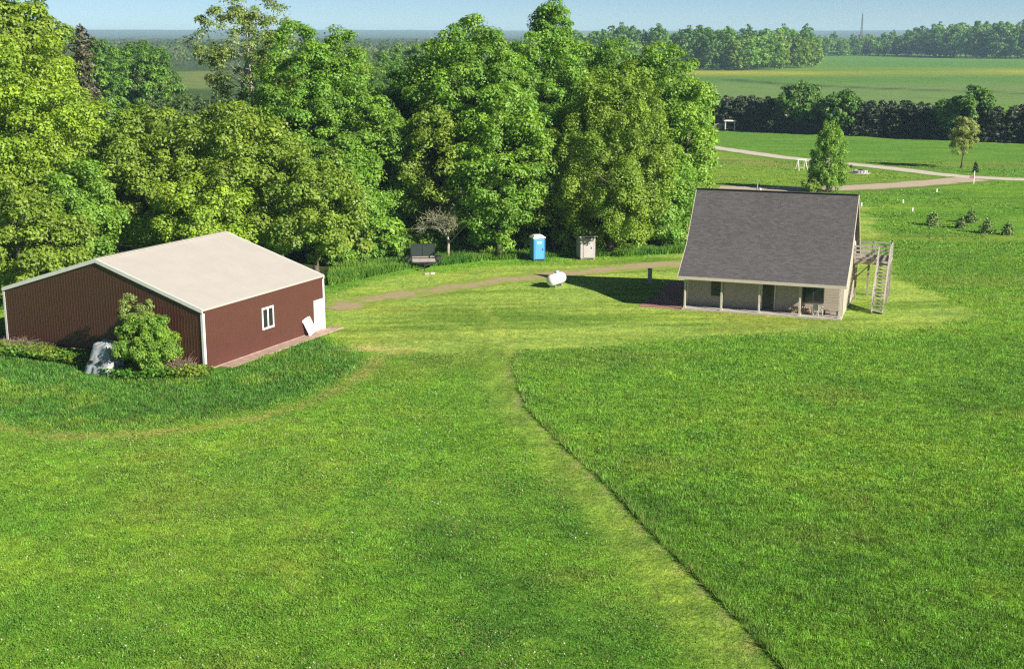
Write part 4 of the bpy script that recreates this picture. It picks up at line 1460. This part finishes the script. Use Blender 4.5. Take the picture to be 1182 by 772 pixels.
# pale leafless sapling at the wood edge
g = gp(517, 300)
rb_ = np.random.default_rng(66)
sap = thing('sapling', 'pale barked sapling with spreading twigs and few small leaves behind the trailer', 'sapling', (g[0], g[1], 0))
sap.scale = (1.25, 1.25, 1.15)
mb = MB()
mb.tube([(0, 0, -.1), (.05, 0, 1.2), (.02, .05, 2.0)], [.12, .10, .085], 7)
mb.build('trunk', M_PALEBARK, sap, smooth=True)
mb = MB()


def twig(p, d, L, r, lev):
    q = p + d * L
    mid = p + d * L * .5 + Vector(rb_.normal(size=3) * L * .05)
    mb.tube([p, mid, q], [r, r * .8, r * .55], 4, cap=False)
    if lev:
        for k in range(4 if lev > 1 else 5):
            dd_ = (d + Vector(rb_.normal(size=3) * .55) + Vector((0, 0, .12))).normalized()
            twig(p + d * L * (.45 + .15 * k), dd_, L * rb_.uniform(.55, .8), r * .55, lev - 1)


for k in range(6):
    a = k * 1.05 + rb_.uniform(-.3, .3)
    twig(Vector((.03, .03, 1.3 + .13 * k)), Vector((math.cos(a) * .75, math.sin(a) * .75, .8)).normalized(), 1.45, .055, 3)
tips = np.array(mb.v)
mb.build('branches', M_PALEBARK, sap)
tips = tips[tips[:, 2] > 1.6]
tips = tips[rb_.integers(0, len(tips), 1500)] + rb_.normal(size=(1500, 3)) * .14
V, f = leaf_quads(tips, unit(rb_.normal(size=(1500, 3)) + [0, 0, .5]), rb_.uniform(.05, .12, 1500), rb_)
lc = np.repeat(np.array([.24, .29, .09])[None] * rb_.uniform(.7, 1.3, (1500, 1)), 4, axis=0)
link('leaves', npmesh('leaves', V, f, [M_LEAF], {'col': lc}), sap)

# bush in front of the gable wall: two kinds grown together
bx, by, _ = shp(-1.55, 2.75)
bm1 = make_deciduous('lilac_bush', 620, 3.5, .1, 1.7, 160, .34, 210, .09, 'bright', shape=.40, hollow=.35, flat=1.0, lobes=11, r0=.05, limbs=26, zt=.5, yv=.9)
place_tree('lilac_bush', bm1, 'bright green leafy bush growing against the barn gable', 'bush', (bx, by, 0))
bx2, by2, _ = shp(-1.05, 4.05)
bm2 = make_deciduous('willow_bush', 621, 4.5, .5, 1.2, 120, .30, 150, .09, 'pale', shape=.5, hollow=.3, gap=.12, r0=.05, limbs=26, zt=.7, yv=.8)
place_tree('willow_bush', bm2, 'paler sparse bush with upright shoots behind the bright green bush', 'bush', (bx2, by2, 0))

# shrubs along the wood edge
SHR = [make_deciduous('shrub', 630 + i, (2.1, 2.6, 1.7, 2.3)[i], .1, (1.5, 1.3, 1.6, 1.4)[i], 55, .42, 90, .17, ('green', 'olive', 'bright', 'green')[i], hollow=.3, r0=.05, limbs=14, zt=.55, yv=.9) for i in range(4)]
rs = np.random.default_rng(99)
us = list(np.arange(392, 470, 13)) + list(np.arange(508, 606, 12)) + list(np.arange(640, 662, 12)) + list(np.arange(694, 792, 11))
for i, u in enumerate(us):
    vb = np.interp(u, [392, 470, 560, 640, 720, 792], [309, 297, 292, 289, 287, 284])
    g = gp(u + rs.uniform(-3, 3), vb - rs.uniform(0, 7))
    place_tree('shrub', SHR[rs.integers(4)], 'leafy shrub in the tangled border along the foot of the wood', 'shrub', (g[0], g[1], 0), rs.uniform(0, 6), 'shrubs along the wood edge', rs.uniform(.65, 1.25))
for i, u in enumerate(list(np.arange(392, 600, 15)) + list(np.arange(630, 800, 17))):
    vb = np.interp(u, [392, 470, 560, 640, 720, 792], [304, 292, 286, 282, 279, 276])
    g = gp(u + rs.uniform(-4, 4), vb - rs.uniform(0, 6))
    place_tree('shrub', SHR[rs.integers(4)], 'tall leafy shrub of the second row along the foot of the wood', 'shrub', (g[0], g[1], 0), rs.uniform(0, 6), 'tall shrubs in front of the wood', rs.uniform(1.3, 2.1))
for u, v, k, sc, lab in ((455, 300, 0, 1.15, 'leafy green shrub left of the dark trailer'), (502, 293, 2, 1.5, 'light green shrub right behind the mesh gate of the trailer'),
                         (657, 293, 1, 1.2, 'bright leafy shrub between the blue toilet and the grey outhouse')):
    g = gp(u, v)
    place_tree('shrub', SHR[k], lab, 'shrub', (g[0], g[1], 0), u, None, sc)

# dead brambles against the barn
def brush(name, lab, loc, rz, L, Wd, Hh, n, seed):
    rng = np.random.default_rng(seed)
    mb = MB()
    for _ in range(n):
        x, y = rng.uniform(-L, L), rng.uniform(-Wd, Wd)
        a, h = rng.uniform(0, 6.28), Hh * rng.uniform(.45, 1.1) * (1 - .5 * abs(x / L))
        b = rng.uniform(.2, .8)
        mb.tube([(x, y, 0), (x + b * .4 * math.cos(a), y + b * .4 * math.sin(a), h * .7), (x + b * math.cos(a), y + b * math.sin(a), h * rng.uniform(.6, 1.0))], [.016, .012, .006], 3, cap=False)
    o = mb.build(name, plain('dead_bramble', (.20, .135, .105), .9, var=.35, scale=2), None, loc=loc, rz=rz)
    return tag(o, lab, 'brush')


brush('dead_brush', 'tangle of dead brown brambles along the shaded end of the barn gable', shp(-1.0, 14.2), SHT + math.pi / 2, 2.6, .7, .95, 520, 1)
brush('dead_brush', 'reddish dead stems between the green bush and the white barn corner', shp(-1.0, 1.0), SHT + math.pi / 2, .8, .6, 1.25, 260, 2)
brush('dead_brush', 'low dead brambles against the gable next to the grey tarp', shp(-.8, 9.3), SHT + math.pi / 2, 2.6, .5, .6, 300, 3)

#--GRASS--
# ------------------------------------------------------------------ grass
def blades(x, y, h, w, col, rng, lean=.45, z=0.0):
    """one triangular tuft blade per point"""
    n = len(x)
    a = rng.uniform(0, 6.283, n)
    dx, dy = np.cos(a) * w / 2, np.sin(a) * w / 2
    la, ll = rng.uniform(0, 6.283, n), h * lean * rng.random(n)
    V = np.stack([np.stack([x - dx, y - dy, np.full(n, z - .01)], 1), np.stack([x + dx, y + dy, np.full(n, z - .01)], 1),
                  np.stack([x + np.cos(la) * ll, y + np.sin(la) * ll, h], 1)], 1)
    return V.reshape(-1, 3), np.arange(3 * n).reshape(n, 3), np.repeat(col, 3, axis=0)


rg = np.random.default_rng(2024)


def scatter(n, y0, y1, power=1.0):
    y = y0 + (y1 - y0) * rg.random(n) ** power
    hw = (591 / F) * (y * c_ + CAMH * s_) * 1.12 + 2
    x = rg.uniform(-1, 1, n) * hw
    return x, y


QF = []
Vs, Fs_, Cs, off = [], [], [], 0
for n, y0, y1, w0, w1 in ((360000, 36, 52, .022, .040), (330000, 52, 72, .028, .048), (210000, 72, 92, .035, .06), (170000, 92, 128, .05, .08), (150000, 124, 215, .10, .20)):
    x, y = scatter(n, y0, y1)
    m = masks(x, y)
    clump = fbm(x, y, .55, 121, 2)
    keepp = (1 - m['lawn']) * np.where(y > 124, ss(.30, .62, fbm(x, y, 4.5, 401)) * .9 * (ldist(x, y, ROADA) > 3.5) * (ldist(x, y, ROADB) > 4.5), 1.0) * (1 - m['wood']) * (1 - .65 * m['path']) * (1 - m['drive']) * (1 - .6 * m['ring'])
    # keep off the buildings
    hx_, hy_ = x - HX, y - HY
    lx, ly = hx_ * math.cos(HT) + hy_ * math.sin(HT), -hx_ * math.sin(HT) + hy_ * math.cos(HT)
    sx_, sy_ = x - SHX, y - SHY
    qx, qy = sx_ * math.cos(SHT) + sy_ * math.sin(SHT), -sx_ * math.sin(SHT) + sy_ * math.cos(SHT)
    free = ~((lx > -3.1) & (lx < 12.2) & (ly > 0) & (ly < 12)) & ~((qx > -.1) & (qx < 13.9) & (qy > -1.05) & (qy < 16.6))
    ok = (rg.random(n) < keepp) & free & (m['dp'] * 0 + 1 > 0)
    x, y, clump = x[ok], y[ok], clump[ok]
    m = {k_: v_[ok] for k_, v_ in m.items()}
    n = len(x)
    side = np.where(x > np.interp(y, [q[1] for q in PATH_R][::-1], [q[0] for q in PATH_R][::-1]), 1.0, 0.0)
    tall = .065 + .045 * side
    tall = tall + .085 * m['swath'] + .05 * (fbm(x, y, 6, 131) - .5)
    edge = np.exp(-(m['edge'] / .5) ** 2) * side * (m['dp'] < 0)
    tall = tall + .14 * edge
    h = np.maximum(.03, tall * (.35 + 1.25 * clump) * rg.uniform(.6, 1.3, n) * 1.15)
    h = np.where(m['path'] > .5, np.minimum(h, .045), h)
    c = sward(x, y)
    c = lerp(c, np.array([.200, .335, .052])[None], m['path'])
    c = lerp(c, np.array([.115, .21, .030])[None], m['path'] * ss(.35, .75, vnoise(m['edge'], y * .06, .22, 301)) * .75)
    c = lerp(c, np.array([.070, .200, .026])[None], m['swath'] * .85)
    c = lerp(c, np.array([.17, .28, .028])[None], m['swath'] * ss(.52, .72, fbm(x, y, 2.2, 177)) * .7)
    f1 = np.maximum(ss(86, 108, y) * ss(14, 30, x), ss(120, 130, y))
    c = lerp(c, np.array([.105, .235, .028])[None], f1 * .7)
    c = lerp(c, np.array([.22, .22, .05])[None], .5 * np.max([a * np.exp(-(((x - gp(u, v)[0]) / rx) ** 2 + ((y - gp(u, v)[1]) / ry) ** 2)) for u, v, rx, ry, a in ((752, 537, 2.0, 1.5, .8), (990, 580, 1.3, 1.6, .7), (960, 620, 2.8, 1.0, .6), (650, 666, 1.6, .9, .7), (330, 655, 2, 1.2, .5))], 0))
    k_ = rg.random(n)
    leftm = (1 - side) * (1 - m['swath'])
    straw = k_ < .04 + .17 * leftm * ss(.42, .68, fbm(x, y, 4, 141)) + .12 * edge
    c = np.where(straw[:, None], C_STRAW[None] * rg.uniform(.7, 1.3, (n, 1)), c * rg.uniform(.68, 1.42, (n, 1)) * (.60 + .80 * vnoise(x, y, .30, 311))[:, None] * (.80 + .40 * vnoise(x, y, .75, 313))[:, None])
    c = c * (1 + rg.normal(size=(n, 3)) * .06)
    V, f, cc = blades(x, y, h, rg.uniform(w0, w1, n) * (1 + .15 * m['swath']), np.clip(c, .005, .9), rg, .75)
    Vs.append(V); Fs_.append(f + off); Cs.append(cc)
    off += len(V)
# clover and other broad leaves low in the sward
for n, y0, y1, sz in ((150000, 36, 56, .045), (110000, 56, 86, .065)):
    x, y = scatter(n, y0, y1)
    m = masks(x, y)
    ok = rg.random(n) < (1 - m['lawn']) * (1 - m['path']) * (1 - m['swath']) * (1 - m['wood']) * ss(.35, .62, fbm(x, y, 1.1, 411)) * ~((np.abs(x + 24) < 14) & (y > 74))
    x, y = x[ok], y[ok]
    n = len(x)
    sd_ = np.where(x > np.interp(y, [q[1] for q in PATH_R][::-1], [q[0] for q in PATH_R][::-1]), 1.0, 0.0)
    P = np.stack([x, y, rg.uniform(.02, .09, n) + .05 * sd_], 1)
    V, f = leaf_quads(P, unit(np.array([0, 0, .9]) + rg.normal(size=(n, 3)) * .5), sz * rg.uniform(.5, 1.4, n), rg, aspect=.9)
    c = sward(x, y) * rg.uniform(.75, 1.2, (n, 1)) * np.array([.95, 1.0, 1.1])
    Vs.append(V); Cs.append(np.repeat(c, 4, axis=0)); QF.append(f + off); off += len(V)
# seed heads of dandelions and clover: little pale discs
x, y = scatter(8000, 37, 86)
m = masks(x, y)
side = x > np.interp(y, [q[1] for q in PATH_R][::-1], [q[0] for q in PATH_R][::-1])
ok = (rg.random(len(x)) < np.where(side, .16, .30 + .7 * ss(.45, .62, fbm(x, y, 5, 151)))) & (m['lawn'] < .5) & (m['path'] < .4) & (m['swath'] < .5) & ~((np.abs(x + 24) < 11) & (y > 76))
x2, y2 = scatter(1600, 76, 92)
okl = (np.exp(-(((x2 - gp(890, 388)[0]) / 7) ** 2 + ((y2 - gp(890, 384)[1]) / 2.6) ** 2)) > rg.random(1600))
x, y = np.r_[x[ok], x2[okl]], np.r_[y[ok], y2[okl]]
n = len(x)
P = np.stack([x, y, rg.uniform(.10, .24, n)], 1)
V, f = leaf_quads(P, unit(np.array([0, -.4, 1]) + rg.normal(size=(n, 3)) * .5), rg.uniform(.025, .055, n), rg, aspect=.95)
cc = np.repeat(np.where((rg.random(n) < .8)[:, None], np.array([.62, .60, .54]), np.array([.55, .45, .04])) * rg.uniform(.6, 1.1, (n, 1)), 4, axis=0)
Vs.append(V); Cs.append(cc)
gm = npmesh('meadow_grass', np.concatenate(Vs), [np.concatenate(Fs_), np.concatenate(QF + [f + off])], [M_GRASS], {'col': np.concatenate(Cs)})
tag(link('meadow_grass', gm), 'unmown green meadow grass on both sides of the mown path', 'grass', kind='stuff')

# rank growth at the foot of the wood and round the barn
Vs, Fs_, Cs, off = [], [], [], 0
n = 46000
u = rg.uniform(380, 800, n)
vb = np.interp(u, [380, 400, 470, 560, 640, 720, 800], [330, 326, 311, 301, 297, 296, 292]) - rg.random(n) ** 1.3 * 17
G_ = np.array([gp(a, b)[:2] for a, b in zip(u, vb)])
x, y = G_[:, 0], G_[:, 1]
h = (.25 + .65 * fbm(x, y, 1.3, 161)) * rg.uniform(.5, 1.25, n)
c = lerp(np.array([.065, .190, .020])[None].repeat(n, 0), np.array([.16, .29, .028])[None], np.clip(fbm(x, y, 2.5, 163) * 1.7 - .45, 0, 1)) * rg.uniform(.65, 1.4, (n, 1))
V, f, cc = blades(x, y, h, rg.uniform(.06, .13, n), c, rg, .6)
Vs.append(V); Fs_.append(f + off); Cs.append(cc); off += len(V)
gm = npmesh('tall_grass', np.concatenate(Vs), [np.concatenate(Fs_)], [M_GRASS], {'col': np.concatenate(Cs)})
tag(link('tall_grass', gm), 'rank tall green grass and weeds along the foot of the wood', 'grass', kind='stuff')
# broad leaved weeds in front of the gable
n = 9000
s_0 = rg.uniform(-1, 17, n)
d_0 = .35 + rg.random(n) ** 1.1 * np.interp(s_0, [-1, 1, 3, 9, 17], [1.0, 2.6, 3.8, 2.2, 2.6])
c0, s0_ = math.cos(SHT), math.sin(SHT)
x, y = SHX - c0 * d_0 - s0_ * s_0, SHY - s0_ * d_0 + c0 * s_0
hh = (.15 + .55 * fbm(x, y, 1.2, 171)) * rg.uniform(.4, 1.1, n)
P = np.stack([x, y, hh], 1)
V, f = leaf_quads(P, unit(np.array([0, 0, 1]) + rg.normal(size=(n, 3)) * .5), rg.uniform(.10, .22, n), rg, aspect=.8)
tt = fbm(x, y, 1.6, 173)
c = lerp(np.array([.085, .215, .022])[None].repeat(n, 0), np.array([.22, .30, .030])[None], np.clip(tt * 2 - .6, 0, 1)) * rg.uniform(.65, 1.35, (n, 1))
wm = npmesh('weeds', V, [f], [M_GRASS], {'col': np.repeat(c, 4, axis=0)})
tag(link('weeds', wm), 'broad leaved weeds and brambles in front of the barn gable', 'weeds', kind='stuff')

# ------------------------------------------------------------------ far country
n = 5200
rr_ = np.random.default_rng(31)
Yf = 420 + 2700 * rr_.random(n) ** 1.7
uf = rr_.uniform(-150, 1320, n)
Xf = (uf - CX) / F * (Yf * c_ + 5)
keep = (Yf > 560) & ~((uf > 630) & (Yf < 1480)) & ~((uf > 185) & (uf < 268) & (Yf < 760)) & (sdist(Xf, Yf, LEFTFIELD) < -6)
Xf, Yf = Xf[keep], Yf[keep]
Vs, Cs = [], []
per = 36
nT = len(Xf)
hgt = rr_.uniform(11, 17.5, nT)
rad_ = rr_.uniform(3.5, 6, nT)
tid = np.repeat(np.arange(nT), per)
d = unit(rr_.normal(size=(nT * per, 3)) + [0, -.25, .5])
d[:, 2] = np.abs(d[:, 2]) * np.where(rr_.random(nT * per) < .3, -.6, 1)
P = np.stack([Xf[tid] + d[:, 0] * rad_[tid], Yf[tid] + d[:, 1] * rad_[tid], hgt[tid] * (.55 + .43 * d[:, 2])], 1)
kk = np.array([(.075, .140, .030), (.105, .165, .036), (.135, .175, .045), (.052, .105, .034)])[rr_.integers(0, 4, nT)]
V, f = leaf_quads(P, unit(d + rr_.normal(size=d.shape) * .3), rr_.uniform(.9, 1.9, len(P)) * np.clip(Yf[tid] / 900, .7, 1.6), rr_)
fm = npmesh('forest', V, [f], [M_LEAF], {'col': np.repeat(kk[tid] * rr_.uniform(.75, 1.3, (len(tid), 1)), 4, axis=0)})
tag(link('forest', fm), 'far off forest stretching to the horizon beyond the wood', 'forest', kind='stuff')
# forest canopy further out, as a bumpy roof over the land
ys = np.r_[np.arange(1500, 3200, 40), np.arange(3200, 8600, 120)]
xs_ = np.arange(-1, 1.001, .012)
XX = np.array([x_ * (y_ * .48 + 300) for y_ in ys for x_ in xs_])
YY = np.repeat(ys, len(xs_))
ZZ = 14 + 5 * (fbm(XX, YY, 60, 181) - .5) + 34 * ss(3200, 8200, YY + .15 * np.abs(XX)) + 18 * ss(4000, 8000, YY) * (fbm(XX, YY, 2600, 95) - .5) + 10 * ss(5000, 8000, YY) * ss(500, -2500, XX)
ZZ[:len(xs_)] = -2
nx2 = len(xs_)
jj = np.arange(len(ys) * nx2).reshape(len(ys), nx2)
f = np.stack([jj[:-1, :-1], jj[:-1, 1:], jj[1:, 1:], jj[1:, :-1]], -1).reshape(-1, 4)
cmat = plain('canopy', (.038, .070, .034), .95, var=.35, scale=.02)
hm = npmesh('hills', np.c_[XX, YY, ZZ], f, [cmat], smooth=True)
tag(link('hills', hm), 'low wooded hills fading blue at the horizon', 'hills', kind='structure')

# ------------------------------------------------------------------ small far things
tw = thing('radio_mast', 'thin dark lattice mast rising above the far wood', 'mast', (*gp(993, 64.5)[:2], 0))
TH = at(993, 17, tw.location.y)[2]
mb = MB()
legs = [(math.cos(a), math.sin(a)) for a in (0.3, 2.39, 4.49)]
wd = lambda z: 1.9 * (1 - z / TH) + .35
for cx_, sx_ in legs:
    mb.bar((cx_ * wd(0), sx_ * wd(0), 0), (cx_ * wd(TH), sx_ * wd(TH), TH), .34)
mast = mb.build('legs', plain('mast_grey', (.10, .085, .085), .7), tw)
mb = MB()
zz = np.linspace(0, TH, 15)
for za, zb in zip(zz[:-1], zz[1:]):
    for i in range(3):
        a, b = legs[i], legs[(i + 1) % 3]
        mb.bar((a[0] * wd(za), a[1] * wd(za), za), (b[0] * wd(zb), b[1] * wd(zb), zb), .17)
        mb.bar((a[0] * wd(zb), a[1] * wd(zb), zb), (b[0] * wd(zb), b[1] * wd(zb), zb), .15)
mb.build('bracing', bpy.data.materials['mast_grey'], tw)
MB().tube([(0, 0, TH), (0, 0, TH + 3)], [.15, .06]).build('antenna', bpy.data.materials['mast_grey'], tw)

# white garden arbour and fence in front of the pines
g = gp(842, 150.5)
ar = thing('garden_arbour', 'white open arbour standing before the dark pines', 'arbour', (g[0], g[1] - 1, 0), -.3)
for x in (-1.0, 1.0):
    for y in (-.6, .6):
        MB().box(x - .09, x + .09, y - .09, y + .09, 0, 2.0).build('post', M_WHITE, ar)
MB().box(-1.35, 1.35, -.85, .85, 2.0, 2.12).box(-1.2, 1.2, -.7, .7, 2.12, 2.25).build('roof', M_WHITE, ar)
MB().box(-.9, .9, -.55, .55, .38, .46).box(-.9, .9, .5, .58, .46, .9).build('bench', M_WOOD, ar)
fn = thing('picket_fence', 'short pale picket fence left of the white arbour', 'fence', (*(gp(831, 150)[:2] - [0, 1]), 0), -.1)
mb = MB()
for q in np.arange(-1.3, 1.31, .26):
    mb.box(q - .07, q + .07, -.02, .02, .1, 1.5 + .12 * math.cos(q * 3))
mb.build('pickets', M_PALEWOOD, fn)
MB().box(-1.35, 1.35, .021, .06, .45, .55).box(-1.35, 1.35, .021, .06, 1.15, 1.25).build('rail', M_PALEWOOD, fn)

# white swing frame beside the poplar
g = gp(925, 197)
sf = thing('swing_frame', 'small white swing frame with slanted legs on the grass left of the poplar', 'swing frame', (g[0], g[1], 0), .3)
sf.scale = (.85, .85, .85)
for x in (-.85, .85):
    for sy in (-1, 1):
        MB().bar((x, sy * .7, 0), (x * .85, 0, 2.0), .07).build('leg', M_WHITE, sf)
MB().bar((-.95, 0, 2.0), (.95, 0, 2.0), .08).build('crossbar', M_WHITE, sf)
MB().bar((-.35, 0, 1.95), (-.35, 0, .6), .02).bar((.35, 0, 1.95), (.35, 0, .6), .02).box(-.42, .42, -.16, .16, .54, .6).build('seat', M_PALEWOOD, sf)
# fire pit with stones and a dark lid
g = gp(993, 200)
fp = thing('fire_pit', 'stone ringed fire pit on a pale pad right of the poplar', 'fire pit', (g[0], g[1], 0))
MB().lathe([(0, .0), (1.5, 0), (1.45, .07), (0, .07)], 24).build('pad', M_CONC, fp)
mb = MB()
rq = np.random.default_rng(4)
for k in range(12):
    a = k * math.pi / 6
    Mq = Matrix.Translation((.85 * math.cos(a), .85 * math.sin(a), .25)) @ Matrix.Rotation(a + rq.uniform(-.2, .2), 4, 'Z')
    mb.box(-.17, .17, -.19, .19, -.18, .17 + rq.uniform(-.03, .06), Mq)
mb.build('ring', plain('field_stone', (.40, .37, .40), .9, var=.3, scale=3), fp, bevel=.04)
MB().lathe([(0, .62), (.25, .58), (.45, .42), (.52, .30)], 16).build('lid', M_DARKMETAL, fp, smooth=True)
g = gp(982, 198)
bq = thing('barbecue', 'small dark kettle barbecue beside the fire pit', 'barbecue', (g[0], g[1], 0))
MB().lathe([(0, .5), (.2, .54), (.3, .72), (.3, .78), (.22, .96), (0, 1.02)], 16).build('kettle', M_DARKMETAL, bq, smooth=True)
for k in range(3):
    a = k * 2.1
    MB().bar((.2 * math.cos(a), .2 * math.sin(a), .56), (.32 * math.cos(a), .32 * math.sin(a), 0), .05).build('leg', M_GREYMETAL, bq)
# post with a small red and white sign at the fork
g = gp(1124, 212)
sn = thing('sign_post', 'white post with a small sign at the fork of the gravel roads', 'sign', (g[0], g[1], gz(g[0], g[1])), -.2)
MB().box(-.06, .06, -.06, .06, -.2, 1.75).build('post', M_WHITE, sn)
MB().box(-.62, -.065, -.03, .03, .75, 1.15).build('panel', plain('pinkish_red', (.50, .16, .22), .6), sn)
# tree guards and stakes on the slope
for i, (u, v, lab) in enumerate(((1042, 234, 'pale tree guard tube highest up on the slope right of the house'), (1053, 244, 'pale tree guard tube lower on the slope, left of the young spruces'), (994, 238, 'pale tree guard tube just right of the roof ridge'),
                                 (1081, 221.5, 'pale yellowish tree guard tube close to the tan road'))):
    g = gp(u, v)
    o = thing('tree_guard', lab, 'tree guard', (g[0], g[1], gz(g[0], g[1])))
    MB().tube([(0, 0, -.1), (0, 0, .42)], .09, 10).build('tube', M_WHITE, o)
    MB().bar((.13, 0, -.1), (.13, 0, .5), .03).build('stake', M_PALEWOOD, o)
# building glimpsed through the trees at the left
Yb = 172
g = at(110, 150, Yb)
cb = thing('cabin', 'low grey roofed cabin glimpsed between the trees right of the spruce', 'cabin', (g[0], Yb, 0), .25)
MB().box(-3, 3, -2.2, 2.2, 0, 2.6).build('wall', M_PALEWOOD, cb)
MB().prism([(-2.6, 2.55), (0, 4.0), (2.6, 2.55), (2.6, 2.7), (0, 4.16), (-2.6, 2.7)], lambda p_, k_: (-3.3 + 6.6 * k_, p_[0], p_[1])).prism([(-2.2, 2.6), (2.2, 2.6), (0, 3.85)], lambda p_, k_: (-3 + 6 * k_, p_[0], p_[1])).build('roof', plain('grey_tin', (.30, .30, .31), .5), cb)
